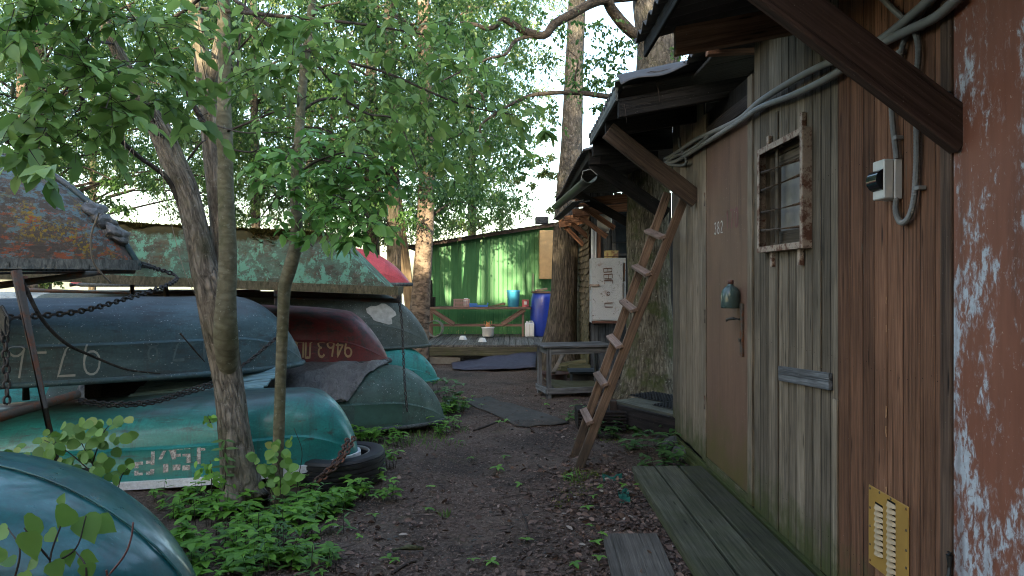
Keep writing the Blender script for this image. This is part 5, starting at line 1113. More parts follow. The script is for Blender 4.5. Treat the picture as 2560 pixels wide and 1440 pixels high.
def sprays(lv,cent,rad,ntw,nl,size,shape,tw=None,droop=.35,flat=.55,length=.8,rs=RS,updir=.0,twr=.0022,hang=0.0):
    """twigs with alternate leaves spread through clumps: cent (M,3), rad (M,)"""
    M_=len(cent); N=M_*ntw; c=np.repeat(cent,ntw,0); r=np.repeat(rad,ntw)[:,None]
    d=rs.normal(size=(N,3)); d[:,2]*=flat; d=nrmz(d); d[:,2]-=droop*rs.rand(N); d[:,2]+=updir; d=nrmz(d)
    st=c+r*nrmz(rs.normal(size=(N,3)))*np.array([1,1,.8])*(rs.rand(N,1)**.5)*.75; ln=r*length*(.5+rs.rand(N,1)*.7)
    bend=np.array([0,0,-1.])*ln*.35
    k=nl; tt=(np.arange(k)+.6)/k
    pos=st[:,None]+d[:,None]*ln[:,None]*tt[None,:,None]+bend[:,None]*(tt**2)[None,:,None]
    tg=nrmz(d[:,None]*ln[:,None]+2*bend[:,None]*tt[None,:,None])
    up=np.array([0,0,1.]); sd=nrmz(np.cross(tg,up)+1e-4); sgn=np.where(np.arange(k)%2==0,1,-1)[None,:,None]
    ld=tg*.55+sd*sgn*.75+rs.normal(size=pos.shape)*.28; ld[...,2]-=droop*.55+hang*.7
    ld[:,-1]=tg[:,-1]
    nr=up*(1-hang)+rs.normal(size=pos.shape)*(.55+hang*.5)*np.array([1,1,1-.5*hang])
    sz=size*(.6+.7*rs.rand(N,k))
    lv.add(pos.reshape(-1,3),ld.reshape(-1,3),nr.reshape(-1,3),sz.reshape(-1),shape,rs.rand(N*k)*.7+.3*np.repeat(rs.rand(N),k))
    if tw is not None:
        for i in range(N):
            e=st[i]+d[i]*ln[i]+bend[i]; m=st[i]+d[i]*ln[i]*.5+bend[i]*.25
            tw.tube([Vector(st[i]-d[i]*.08),Vector(m),Vector(e)],[twr,twr*.8,twr*.4],4,cap=False)
    return st,d
# ---------------- foreground willow (multi stemmed)
wl=thing('willow_tree','multi stemmed goat willow with rough trunk in front of the teal dinghy','tree',(-1.97,5.2,0))
b=MB()
trunkmesh(b,[T(612,1268,5.06,128),T(603,1228,5.08,100),T(594,1150,5.1,86),T(582,1050,5.16,78),T(570,960,5.24,74),T(557,880,5.26,78),T(545,810,5.28,84),T(528,730,5.30,78),T(512,680,5.32,68),T(500,620,5.32,60),T(484,550,5.32,58),T(462,470,5.30,58),T(432,400,5.26,56),T(402,330,5.22,54),T(372,280,5.15,46),T(330,200,5.05,38),T(285,110,4.95,30),T(240,0,4.8,24),T(200,-120,4.7,18)],30,.085,6,1.5,.035,.5,.10,flare_h=.25)
bc(b,'trunk',M['willowbark'],wl,smooth=True)
b=MB(); trunkmesh(b,[T(566,850,5.34,46),T(560,760,5.40,50),T(556,660,5.44,52),T(550,560,5.46,50),T(540,460,5.48,48),T(530,360,5.5,50),T(524,260,5.5,52),T(514,190,5.5,46),T(500,110,5.48,36),T(486,20,5.44,32),T(470,-80,5.4,26)],18,.08,8,1.5,.05,.4)
trunkmesh(b,[T(524,230,5.5,30),T(538,160,5.5,28),T(552,80,5.55,24),T(566,-20,5.6,20)],14,.08,8,1.5,.06,.3); bc(b,'dark_stem',M['willowbark'],wl,smooth=True)
b=MB(); trunkmesh(b,[T(572,985,5.30,22),T(570,930,5.22,44),T(567,870,5.15,58),T(564,810,5.11,56),T(566,740,5.12,48),T(570,650,5.14,44),T(568,560,5.16,40),T(564,470,5.18,38),T(563,380,5.18,36),T(560,340,5.18,40),T(560,260,5.18,33),T(562,160,5.18,31),T(560,60,5.18,30),T(558,-60,5.18,28)],22,.035,6,1.1,.05); bc(b,'smooth_stem',M['smoothbark'],wl,smooth=True)
b=MB()
for pts,r0,r1 in (([(470,560,5.3),(420,450,5.2),(345,390,5.0),(270,320,4.7),(190,230,4.3),(110,170,3.9)],.022,.007),([(415,345,5.2),(350,310,4.9),(330,300,4.6),(200,345,4.0)],.014,.004),([(520,330,5.4),(470,240,5.3),(390,130,5.0),(320,10,4.8)],.024,.012),([(402,330,5.2),(370,270,5),(345,220,4.8),(350,205,4.7)],.013,.006),
    ([(560,370,5.1),(620,380,5.0),(650,372,4.9)],.009,.004),([(565,330,5.15),(660,290,5.0),(720,265,4.8),(770,240,4.5)],.010,.004),([(562,140,5.15),(600,120,5),(680,20,4.8)],.010,.005),([(562,130,5.2),(590,180,5.2),(600,90,5.3),(618,-20,5.4)],.012,.007),([(410,60,5),(470,20,4.8),(530,-30,4.6)],.014,.010),
    ([(435,410,5.25),(440,330,5.2),(438,300,5.2)],.010,.006),([(470,400,5.3),(500,360,5.3),(515,350,5.35)],.010,.006),([(0,235,3.4),(120,262,3.5),(250,275,3.8),(330,290,4.3)],.005,.007),([(285,110,4.95),(180,90,4.0),(60,30,3.2)],.012,.004),([(330,200,5.05),(240,150,4.2),(150,130,3.4)],.012,.004),([(500,110,5.5),(420,60,4.6),(300,40,3.6)],.012,.004),
    ([(500,300,5.3),(600,330,4.6),(700,330,4.2)],.008,.003),([(486,20,5.44),(700,40,4.8),(900,60,4.6),(1080,90,4.6)],.018,.005),([(560,-20,5.2),(760,120,4.7),(960,180,4.6),(1150,260,4.6),(1300,290,4.6)],.016,.004)):
    b=MB(); px_tube(b,pts,r0,r1); bc(b,'branch',M['branchbark'],wl,smooth=True)
b=MB()
for pts in ([(388,300,4.9),(392,360,4.9),(404,420,4.92),(420,520,4.95),(455,660,5.0),(486,735,5.02)],[(310,330,4.8),(316,390,4.8),(330,370,4.85),(336,395,4.9)],[(405,340,4.9),(440,410,5),(490,430,5.1)],[(383,290,4.9),(398,330,4.9),(400,420,4.9),(410,440,4.9)]): px_tube(b,pts,.0035,.002,5)
bc(b,'bast_strand',M['paletwig'],wl,smooth=True)
# leaf clusters of the willow: (px,py,Y,n twigs,spread px)
WLC=[]
for (px,py,Y,k,sp_) in [(70,40,3.0,9,80),(200,60,3.1,9,80),(310,50,3.2,8,70),(90,170,3.1,9,80),(230,170,3.0,10,80),(340,170,3.2,9,70),(430,140,3.4,7,60),(60,290,2.9,8,70),(180,270,3.0,10,75),(300,265,3.0,9,70),(410,240,3.3,9,60),(480,280,3.5,6,45),(120,350,2.9,5,60),(60,360,2.8,4,50),(30,100,2.8,7,60),
     (230,330,3.1,4,50),(115,425,2.5,2,28),(480,200,3.6,6,50),(380,70,3.5,7,60),(480,60,3.7,6,60),(150,10,3.0,7,70),(420,20,3.6,7,60),
     (620,190,3.7,6,55),(690,170,3.6,7,60),(770,130,3.6,7,60),(800,60,3.7,6,60),(700,60,3.9,6,60),(620,70,4.0,5,60),(870,80,3.9,6,60),(850,200,4.0,5,50),(640,270,4.2,4,45),
     (960,60,4.3,6,80),(1060,60,4.4,6,80),(1000,160,4.3,7,80),(1100,170,4.4,6,80),(930,250,4.4,7,80),(1040,260,4.4,7,80),(1130,300,4.5,6,70),(1200,240,4.5,5,60),(1180,110,4.6,5,70),(940,330,4.4,5,60),
     (1290,290,4.5,4,40),(1330,240,4.5,3,35),(1370,330,4.4,2,25),(1240,330,4.6,4,50),(1060,380,4.6,5,70),(1150,400,4.8,4,60),(560,10,4.2,5,70),(260,-40,3.2,7,90),(700,-40,4,6,90),(1000,-40,4.4,6,90)]:
    WLC.append((P(px,py,Y),sp_*Y/F,k))
lv=Leaves(); tw=MB()
for c,r,k in WLC: sprays(lv,np.array([tuple(c)]),np.array([r*1.2]),max(2,k-1),6,.088,OV,tw,droop=.45,length=1.35)
o=lv.build('crown',M['willowleaf'],None,smooth=True); child(o,wl); tag(bc(tw,'leaf_twig',M['twig'],wl),kind='stuff')
mc=plain('catkin_fluff',(.20,.21,.14),.9,.2)
for (px,py) in ((62,160),(66,215),(30,205),(660,210),(745,235),(720,262)):       # old catkins
    p=P(px,py,3.1 if px<500 else 3.7); b=MB(); b.tube([p,p+Vector((.004,0,-.03)),p+Vector((.0,0,-.065))],[.006,.011,.005],6); bc(b,'catkin',mc,wl,smooth=True)
# ---------------- sapling
sp=thing('sapling_tree','slender olive barked sapling bent at mid height right of the willow','tree',(-1.7,5.05,0))
b=MB(); trunkmesh(b,[T(692,1275,5.05,30),T(693,1200,5.05,28),T(697,1080,5.06,28),T(701,960,5.07,27),T(705,850,5.08,28),T(709,760,5.08,30),T(712,715,5.08,32),T(725,670,5.08,34),T(738,620,5.08,32),T(742,560,5.07,28),T(738,500,5.06,26),T(742,420,5.05,25),T(748,330,5.05,23),T(756,220,5.05,22),T(766,120,5.05,21),T(778,30,5.05,20),T(785,-60,5.05,18)],16,.03,6,1.2,.05); bc(b,'trunk',M['smoothbark'],sp,smooth=True)
b=MB()
for pts,r0,r1 in (([(742,560,5.07),(760,540,4.9),(800,520,4.6),(850,520,4.3)],.009,.004),([(748,430,5.05),(800,400,4.9),(870,380,4.7),(930,390,4.5)],.010,.004),([(752,280,5.05),(800,250,5.1),(860,250,5.2),(920,285,5.3),(990,300,5.3),(1030,380,5.3),(1047,425,5.3)],.012,.004),([(775,50,5.05),(800,20,5.0),(850,5,4.9)],.014,.006),([(744,350,5.05),(690,430,4.9),(660,460,4.8)],.008,.003),([(740,480,5.06),(690,500,4.9),(640,560,4.8)],.006,.003),([(745,330,5.05),(800,320,5),(850,350,4.9)],.006,.003),([(740,590,5.07),(750,590,4.9),(765,585,4.7)],.004,.002)):
    b=MB(); px_tube(b,pts,r0,r1); bc(b,'branch',M['branchbark'],sp,smooth=True)
lv=Leaves(); tw=MB()
for (px,py,Y,k,s_) in [(690,450,4.7,5,45),(670,380,4.8,4,40),(720,400,4.7,4,40),(780,440,4.5,7,55),(850,440,4.4,8,60),(920,420,4.5,7,55),(800,510,4.4,7,50),(870,500,4.3,8,60),(940,490,4.4,6,50),(900,560,4.2,6,40),(880,600,4.15,4,30),(830,560,4.3,4,40),(760,600,4.5,2,18),(720,480,4.7,3,35),(960,360,4.7,5,60),(860,370,4.8,6,60),(780,350,4.9,5,50),(1000,430,4.8,4,50),(960,550,4.4,3,35),(700,530,4.8,3,35),(640,420,4.9,3,40)]:
    sprays(lv,np.array([tuple(P(px,py,Y))]),np.array([s_*Y/F*1.1]),k+1,6,.085,OV,tw,droop=.4,length=1.3)
o=lv.build('crown',M['sapleaf'],None,smooth=True); child(o,sp); tag(bc(tw,'leaf_twig',M['twig'],sp),kind='stuff')

# ---------------- big trunks by the huts
def crown_of(tree,trunk_pts,clumps,ntw,nl,size,mat,shape=DI,droop=.5,twig=True,length=.95,limb_r=.03):
    """clumps: list of (Vector,r); limbs run from the nearest trunk point below each clump"""
    lv=Leaves(); c=np.array([tuple(q[0]) for q in clumps]); r=np.array([q[1] for q in clumps])
    sprays(lv,c,r,ntw,nl,size,shape,None,droop,length=length,hang=.85)
    o=lv.build('crown',mat); child(o,tree)
    if twig:
        b=MB(); tp=np.array([q[:3] for q in smoothpath(trunk_pts,8)])
        for (p,rr) in clumps:
            p=np.array(p); dz=tp[:,2]-(p[2]-.25*np.hypot(tp[:,0]-p[0],tp[:,1]-p[1])); i=int(np.argmin(np.abs(dz))); a=tp[i]; m=(a+p)/2+np.array([0,0,.12*np.linalg.norm(p-a)])+RS.normal(size=3)*.06*np.linalg.norm(p-a)
            if random.random()<.16: b.tube([Vector(q) for q in smoothpath([a,m,p],4)],[limb_r*(1-.088*k) for k in range(9)],5,cap=False)
        if b.v: bc(b,'branch',M['branchbark'],tree,smooth=True)
t1=thing('furrowed_tree','thick furrowed trunk rising between blue drum and shingled hut','tree',(.95,12.8,0))
tp1=[T(1400,935,12.8,120),T(1398,880,12.8,98),T(1403,820,12.8,78),T(1410,740,12.8,68),T(1413,650,12.8,64),T(1415,560,12.8,62),T(1421,470,12.8,58),T(1428,380,12.8,54),T(1432,280,12.8,50),T(1436,160,12.8,47),T(1441,40,12.8,44),T(1446,-80,12.8,40),T(1450,-250,12.8,34)]
b=MB(); trunkmesh(b,tp1[:6],40,.05,8,1.2,.05,.9,.12,flare_h=.3); bc(b,'trunk',M['roughbark'],t1,smooth=True)
b=MB(); trunkmesh(b,tp1[5:],28,.04,6,1.5,.07,.3); bc(b,'upper_trunk',M['greybark'],t1,smooth=True)
t2=thing('mossy_tree','broad mossy green trunk behind the leaning ladder growing through the eaves','tree',(1.9,9.7,0))
tp2_=[T(1625,1000,9.7,175),T(1625,940,9.7,138),T(1624,860,9.7,118),T(1622,760,9.7,108),T(1620,640,9.7,104),T(1620,520,9.7,102),T(1628,350,9.7,104),T(1640,200,9.7,104),T(1645,100,9.7,106),T(1630,40,9.7,92),T(1622,-60,9.7,84),T(1610,-200,9.7,76)]
b=MB(); trunkmesh(b,tp2_[:7],40,.07,6,1.1,.05,.9,.20,flare_h=.35); bc(b,'trunk',M['mossbark'],t2,smooth=True)
b=MB(); trunkmesh(b,tp2_[6:],28,.05,6,1.5,.07,.4); bc(b,'upper_trunk',M['greybark'],t2,smooth=True)
b=MB()
for pts,r0,r1 in (([T(1620,110,9.7,1)[:3],],0,0),):
    pass
def limb(pts,r0,r1,amp=.12): 
    n=len(pts); trunkmesh(b,[tuple(P(*p))+(r0+(r1-r0)*i/(n-1),) for i,p in enumerate(pts)],9,amp,9,4,.06)
limb([(1625,100,9.7),(1590,88,9.6),(1560,62,9.5),(1530,25,9.4),(1515,0,9.3),(1480,8,9.2),(1430,35,9.1),(1385,60,9.0),(1362,88,8.9),(1325,82,8.9),(1300,72,8.85),(1280,58,8.8),(1256,48,8.8),(1240,66,8.8),(1215,72,8.75),(1190,62,8.7),(1150,58,8.7)],.085,.02)
limb([(1366,85,8.95),(1340,90,8.9),(1315,92,8.9),(1285,105,8.8),(1265,135,8.7),(1225,145,8.6),(1170,170,8.5),(1100,205,8.4)],.035,.009)
limb([(1640,260,9.6),(1560,246,9.5),(1510,240,9.3),(1445,232,9.2),(1390,232,9.1),(1330,238,9.0),(1290,255,8.9),(1255,275,8.85),(1200,318,8.8),(1225,370,8.8)],.042,.012)
limb([(1625,0,9.7),(1600,-10,9.6),(1560,-5,9.5),(1515,0,9.4)],.06,.05)
limb([(1215,272,8.9),(1205,235,8.9),(1190,225,8.9)],.02,.012)
limb([(1440,232,9.2),(1438,190,9.2),(1445,150,9.2),(1420,125,9.2)],.018,.006)
bc(b,'limb',M['branchbark'],t2,smooth=True)
cl=[]
for (px,py,Y,rp) in [(1100,60,8.6,80),(1190,40,8.7,80),(1280,30,8.8,70),(1350,40,9,60),(1120,170,8.4,80),(1220,190,8.6,70),(1310,160,8.8,60),(1380,150,9,55),(1460,150,9.2,50),(1500,120,9.3,50),(1440,210,9.2,45),(1540,150,9.4,40),(1250,270,8.8,60),(1330,290,8.9,55),(1380,270,9,40),(1200,340,8.8,60),(1280,370,8.9,50),(1330,400,9,40),(1250,430,9,55),(1180,440,8.9,60),(1120,380,8.8,70),(1100,490,9,60),(1230,490,9,45),(1500,60,9.3,45),(1550,100,9.4,40),(1700,135,9.6,50),(1760,125,9.7,40),(1480,200,9.3,40),(1530,200,9.4,35),(1410,60,9.1,45),(1080,300,8.7,80),(1040,120,8.6,90),(1060,440,9,70),(1500,270,9.3,25),(1050,-40,8.7,90),(1250,-50,8.8,90),(1400,-60,9,80)]:
    p=P(px,py,Y); cl.append((p,rp*Y/F*1.1))
crown_of(t2,[q for q in tp2_],cl,13,9,.060,M['alderleaf'],droop=.4,twig=False)
# birch with orange lit flaky bark
def birch(name,label,pts,clumps,ntw,nl,size,mat,barkm,group='birches and alders behind the boats',seg=18,amp=.06,limb_r=.03,twig=True,droop=.7):
    t=thing(name,label,'tree',(pts[0][0],pts[0][1],0),0,group); b=MB(); trunkmesh(b,pts,seg,amp,6,1.6,.09,.5,.12,n=6,flare_h=.4); bc(b,'trunk',barkm,t,smooth=True)
    if clumps: crown_of(t,pts,clumps,ntw,nl,size,mat,droop=droop,limb_r=limb_r,twig=twig)
    return t
def rndcl(cx,cy,z0,z1,rx,n,r0,r1): 
    out=[]
    for k in range(n):
        z=random.uniform(z0,z1); a=random.uniform(0,2*PI); q=rx*math.sqrt(random.uniform(.05,1))*(1-.35*abs((z-z0)/(z1-z0)-.45))
        out.append((Vector((cx+q*math.cos(a),cy+q*math.sin(a)*.8,z)),random.uniform(r0,r1)))
    return out
tb_=[T(1042,915,13.6,62),T(1044,860,13.6,54),T(1050,780,13.6,50),T(1055,700,13.6,46),T(1060,620,13.6,44),T(1064,540,13.6,42),T(1066,420,13.6,40),T(1064,300,13.6,38),T(1062,180,13.6,36),T(1060,60,13.6,33),T(1058,-100,13.6,28),T(1056,-300,13.6,20)]
def pxcl(lst): return [(P(px,py,Y),rp*Y/F) for px,py,Y,rp in lst]
def lit(p):      # keeps a gap in the leaves where the low sun reaches the green shed
    t=16.5-p[1]; xw=p[0]+t*math.tan(math.radians(14)); zw=p[2]-t*.191
    return p[1]<16.5 and -1.35<xw<.22 and 1.0<zw<2.55 and random.random()<.85
def pxgrid(x0,x1,y0,y1,nx,ny,Y0,Y1,r0,r1,skip=.12,rs=random):
    out=[]
    for i in range(nx):
        for j in range(ny):
            if random.random()<skip: continue
            px=x0+(x1-x0)*(i+random.uniform(-.25,1.25))/nx; py=y0+(y1-y0)*(j+random.uniform(-.25,1.25))/ny
            if 300<px<500 and 470<py<575 and random.random()<.8: continue
            if px>1290 and py>330 and random.random()<.75: continue
            out.append((px,py,random.uniform(Y0,Y1),random.uniform(r0,r1)))
    return [q for q in pxcl(out) if not lit(q[0])]
G='trees behind the boats'
birch('birch_tree','flaky barked birch with orange sunlit trunk left of the green shed',tb_,pxgrid(780,1330,-80,540,12,11,12.2,15,35,62),30,9,.064,M['alderleaf'],M['birchbark'],None,24)
birch('alder_tree','dark slim trunk just left of the flaky birch',[T(985,900,13.0,40),T(985,700,13.0,36),T(983,500,13.0,34),T(978,300,13,32),T(975,100,13,28),T(970,-150,13,22)],pxgrid(540,1250,-80,470,15,10,10,12.8,40,66),28,9,.062,M['alderleaf'],M['roughbark'],G)
birch('alder_tree','dark trunk standing among the leaves above the red dinghy',[T(935,900,16,34),T(933,600,16,32),T(930,300,16,30),T(926,0,16,24),T(924,-150,16,18)],pxgrid(560,1110,200,590,13,9,15,18,28,48,.08),30,9,.064,M['birchleaf'],M['roughbark'],G)
birch('birch_tree','birch with orange lit trunk seen above the flaking red boat',[T(72,900,12,44),T(68,600,12,42),T(64,400,12,40),T(62,250,12,36),T(60,0,12,30),T(60,-150,12,24)],pxgrid(-160,600,-80,440,17,11,10,13.5,38,62,.06)+pxgrid(-60,350,420,560,8,4,11,13,25,40,.2),28,9,.054,M['alderleaf'],M['birchbark'],G)
birch('alder_tree','far trunk seen in the gap below the flaking red boat',[T(103,800,14,52),T(103,700,14,44),T(102,500,14,40),T(100,300,14,36),T(100,0,14,28)],pxgrid(-120,640,-60,510,18,11,13.5,17,30,50,.06)+pxcl([(random.uniform(60,200),random.uniform(690,750),13.5,18) for k in range(5)]),26,9,.056,M['birchleaf'],M['roughbark'],G)
birch('birch_tree','slim birch behind the mossy boat at the middle of the stack',[T(640,900,15,24),T(640,600,15,22),T(636,300,15,20),T(634,0,15,16),T(634,-100,15,14)],pxgrid(380,920,-60,530,13,11,13.5,17,30,50,.15),26,9,.059,M['birchleaf'],M['roughbark'],G)
birch('birch_tree','distant pale birch in the far leaves over the mossy boat',[T(770,850,22,20),T(772,500,22,18),T(774,200,22,16),T(775,-50,22,12)],pxgrid(500,1310,-40,595,24,14,20,26,24,40,.12),22,9,.073,M['farleaf'],M['roughbark'],G)
birch('birch_tree','distant birch at the far left lake shore',[T(230,820,24,18),T(232,500,24,16),T(234,200,24,14),T(235,-50,24,10)],pxgrid(-170,560,-40,500,22,13,21,27,22,40,.15),22,9,.066,M['farleaf'],M['roughbark'],G)
birch('birch_tree','drooping birch spreading behind the green shed roof',[T(1180,850,21,22),T(1180,500,21,20),T(1176,200,21,18),T(1175,-50,21,14)],pxgrid(1030,1300,400,590,10,6,19,23,22,36,.12)+pxgrid(1000,1400,-40,420,12,10,18,24,22,40,.15)+pxcl([(random.uniform(1280,1400),random.uniform(380,530),20,13) for k in range(12)]),24,9,.066,M['farleaf'],M['roughbark'],G)
# unseen trees added to shade the lane, crowns cut open where sun passes
src=None
def shade_tree(x,y,h,zc,lab):
    t=thing('shade_tree',lab,'tree',(x,y,0),0,'unseen shade trees added behind the viewpoint'); pts=[(x,y,0,.2),(x,y,h*.5,.15),(x,y,h,.06)]
    b=MB(); trunkmesh(b,pts,12,.05,6,1.5,.4); bc(b,'trunk',M['roughbark'],t,smooth=True)
    crown_of(t,pts,[q for q in rndcl(x,y,zc,h,2.7,84,.6,.9) if not (-1.75<q[0][0]+(16.5-q[0][1])*.2493<.5 and .6<q[0][2]-(16.5-q[0][1])*.191<2.9)],12,7,.20,M['alderleaf'],twig=False)
for k,(x,y,h,zc) in enumerate(((-11.0,-9.5,10.4,5.6),(-7.2,-10,10.6,5.8),(-4.4,-9.0,10.6,6.0),(-2.0,-9.6,10.4,5.7),(1.0,-10,10.4,6.5),(-15.5,-9.5,10.6,6.2),(5.5,-9.5,10.2,6.6))): shade_tree(x,y,h,zc,'unseen leafy alder added behind the viewpoint for shade, beside the boathouse')

# ================================================================== GROUND PLANTS AND LITTER
def plantlets(spots,hmin,hmax,size,shape,mat,name,label,kind='stuff',whorl=4,tiers=(1,3),cat='plants'):
    lv=Leaves(); b=MB(); bases=[];ds=[];ns=[];sz=[];rn=[]
    for (x,y) in spots:
        h=random.uniform(hmin,hmax); z0=gzf(x,y); lean=Vector((random.uniform(-.3,.3),random.uniform(-.3,.3),1)).normalized(); n=random.randint(*tiers); a0=random.uniform(0,6.3); rr=random.random()
        top=Vector((x,y,z0))+lean*h; b.tube([Vector((x,y,z0-.01)),top],[.0028,.0018],4,cap=False)
        for k in range(n):
            p=Vector((x,y,z0))+lean*h*(1-.36*k); a0+=PI/4*(1+.5*random.random())
            for j in range(whorl):
                a=a0+2*PI*j/whorl+random.uniform(-.25,.25); d=(math.cos(a),math.sin(a),random.uniform(-.25,.35)); bases.append(p); ds.append(d); ns.append((-.3*math.cos(a)+random.uniform(-.2,.2),-.3*math.sin(a)+random.uniform(-.2,.2),1)); sz.append(size*random.uniform(.55,1.25)*(1+.12*k)); rn.append(min(1,max(0,.25+.5*rr+random.uniform(-.25,.25))))
    lv.add(np.array([tuple(q) for q in bases]),np.array(ds),np.array(ns),np.array(sz),shape,np.array(rn)); o=lv.build(name,M[mat],smooth=True); s=b.build('plant_stem',M['twig'],o)
    return tag(o,label,cat,kind=kind)
def ell(cx,cy,rx,ry,n): return [(cx+rx*math.sqrt(random.random())*math.cos(a),cy+ry*math.sqrt(random.random())*math.sin(a)) for a in [random.uniform(0,6.283) for _ in range(n)]]
def gp(px,py): Y=F*CZ/(py-HY); return ((px-1280)/F*Y,Y)
sw=[]
for (px,py,n,rx) in [(480,1270,16,.2),(560,1290,26,.24),(640,1300,26,.22),(520,1360,20,.18),(620,1390,22,.2),(700,1350,20,.18),(760,1290,22,.2),(830,1270,18,.16),(560,1420,22,.18),(660,1430,22,.18),(760,1400,16,.16),(480,1420,12,.12),(870,1240,10,.12),(430,1260,10,.15),(740,1250,12,.14),(820,1340,8,.12),(520,1290,16,.16),(700,1430,12,.12),(800,1440,10,.12)]:
    x,y=gp(px,py); sw+=ell(x,y,rx,rx*1.2,n)
random.shuffle(sw); k3=len(sw)
plantlets(sw[:int(k3*.50)],.05,.17,.072,OV,'weedleaf','undergrowth','bright green weeds crowding around the willow foot',whorl=4,tiers=(1,3))
plantlets(sw[int(k3*.50):int(k3*.76)],.02,.07,.040,OV,'weedleaf','low_weeds','low small leaved weeds between the taller ones at the willow foot',whorl=5,tiers=(1,2))
plantlets(sw[int(k3*.76):int(k3*.90)],.06,.22,.075,LN,'darkweed','narrow_leaved_weeds','darker narrow leaved weeds mixed in at the willow foot',whorl=3,tiers=(2,4))
sw=[]
for (px,py,n,rx) in [(880,1085,26,.2),(930,1075,34,.22),(990,1068,34,.22),(1040,1060,30,.2),(1090,1045,26,.2),(1130,1030,16,.16),(900,1100,14,.2),(960,1110,14,.25),(1110,1075,12,.2),(950,1240,9,.15),(965,1170,6,.1),(930,1200,7,.1),(1160,1020,5,.1)]:
    x,y=gp(px,py); sw+=ell(x,y-.06,rx,rx,int(n*2.1))
plantlets(sw,.05,.17,.058,OV,'weedleaf','undergrowth','bright green weeds along the foot of the dark green dinghy',whorl=4,tiers=(1,2))
sw=[]
for (px,py,n,rx) in [(1110,1025,7,.10),(1125,1035,7,.10)]: x,y=gp(px,py); sw+=ell(x,y,rx,rx,n)
plantlets(sw,.2,.42,.095,OV,'darkweed','nettle_clump','taller leafy nettles at the bow of the dark green dinghy',kind='thing',whorl=3,tiers=(3,4))
sw=[]
for (px,py,n,rx) in [(1600,1130,7,.16),(1660,1110,9,.18),(1640,1160,7,.15),(1690,1140,7,.12),(1520,1090,6,.15),(1480,1060,5,.1),(1580,1080,6,.14),(1420,1050,4,.15),(1680,1170,4,.1)]: x,y=gp(px,py); sw+=ell(x,y,rx,rx,n)
plantlets(sw,.06,.22,.088,OV,'darkweed','undergrowth','dusty green seedlings between ladder and dark deck beam',whorl=3,tiers=(1,3))
sw=[gp(random.uniform(900,1500),random.uniform(1010,1430)) for _ in range(24)]+[gp(*q) for q in ((1480,1325),(1490,1370),(1500,1410),(1600,1230),(1560,1230),(1650,1300),(1690,1340),(1710,1400),(1480,1250),(1360,1005),(1440,1010),(1180,1150),(1150,1110),(900,1350),(940,1300),(840,1420))]
plantlets(sw,.02,.07,.048,OV,'weedleaf','seedling','tiny scattered seedlings on the bare earth path',whorl=4,tiers=(1,1))
# grass blades
lv=Leaves(); n=0; B=[];D=[];S=[]
for (px,py,k,rx) in [(1030,1105,70,.3),(1090,1110,70,.3),(960,1120,60,.3),(1110,1280,26,.04),(1060,1090,50,.2),(1140,1080,30,.15),(980,1060,30,.1),(1440,1200,40,.10),(900,1130,30,.15)]:
    x,y=gp(px,py)
    for (a,c) in ell(x,y,rx,rx,k): B.append((a,c,gzf(a,c)-.003)); D.append((random.uniform(-.6,.6),random.uniform(-.6,.6),1)); S.append(random.uniform(.03,.09))
GB=(np.array([(0,-.04,0),(0,.04,0),(.6,.03,-.05),(1,0,-.25),(.6,-.03,-.05)]),[np.array([(0,1,2,4)]),np.array([(4,2,3)])])
lv.add(np.array(B),np.array(D),RS.normal(size=(len(B),3))+np.array([0,-1,.3]),np.array(S),GB); tag(lv.build('grass',M['grass']),'thin short grass blades along the edge of the path','grass',kind='stuff')
# moss cushions
lv=Leaves(); B=[];S=[]
for (px,py,k,rx) in [(1450,1190,420,.16),(1500,1185,160,.10),(1440,1225,200,.14),(1530,1100,90,.12),(1405,1250,60,.08),(1400,1265,60,.05)]:
    x,y=gp(px,py)
    for (a,c) in ell(x,y,rx,rx*1.3,k): B.append((a,c,gzf(a,c)+random.uniform(-.004,.012))); S.append(random.uniform(.01,.025))
lv.add(np.array(B),RS.normal(size=(len(B),3))+np.array([0,0,.4]),RS.normal(size=(len(B),3))+np.array([0,0,1]),np.array(S),DI); tag(lv.build('moss_cushion',leafm('moss_green',(.05,.06,.012),(.13,.16,.03),tr=.1,rough=.9)),'yellow green moss cushion on the earth by the ladder feet','moss',kind='stuff')
# leaf litter
N=24000; px=RS.uniform(560,1760,N); py=700+RS.uniform(0,1,N)**.8*745+150; Y=F*CZ/(py-HY); X=(px-1280)/F*Y
w=.35+.65*np.clip((X-.05)/.5,0,1); k=RS.rand(N)<w*np.where(py<950,.5,1); X,Y=X[k],Y[k]
X3=RS.uniform(-1.4,1.0,15000); Y3=RS.uniform(3.2,10.5,15000); X2=RS.normal(.72,.22,3600); Y2=RS.uniform(3.4,6.2,3600); nb=len(X)+3600; X=np.concatenate([X,X2,X3]); Y=np.concatenate([Y,Y2,Y3]); kk=(X<1.55); tiny=(np.arange(len(X))>=nb)[kk]; X,Y=X[kk],Y[kk]
Z=gz(X,Y)+.004+RS.rand(len(X))*.012; n=len(X)
lv=Leaves(); d=RS.normal(size=(n,3)); d[:,2]*=.25;  nr=RS.normal(size=(n,3))*.45+np.array([0,0,1]); sz=np.where(RS.rand(n)<.28,RS.uniform(.03,.062,n),RS.uniform(.008,.024,n)); sz=np.where(tiny,RS.uniform(.006,.017,n),sz)
lv.add(np.stack([X,Y,Z],-1),d,nr,sz,OV,np.where(tiny,.5+.5*RS.rand(n),RS.rand(n)**1.3)); tag(lv.build('leaf_litter',M['litter']),'brown fallen leaves and flakes strewn over the earth path','leaf litter',kind='stuff')
b=MB()
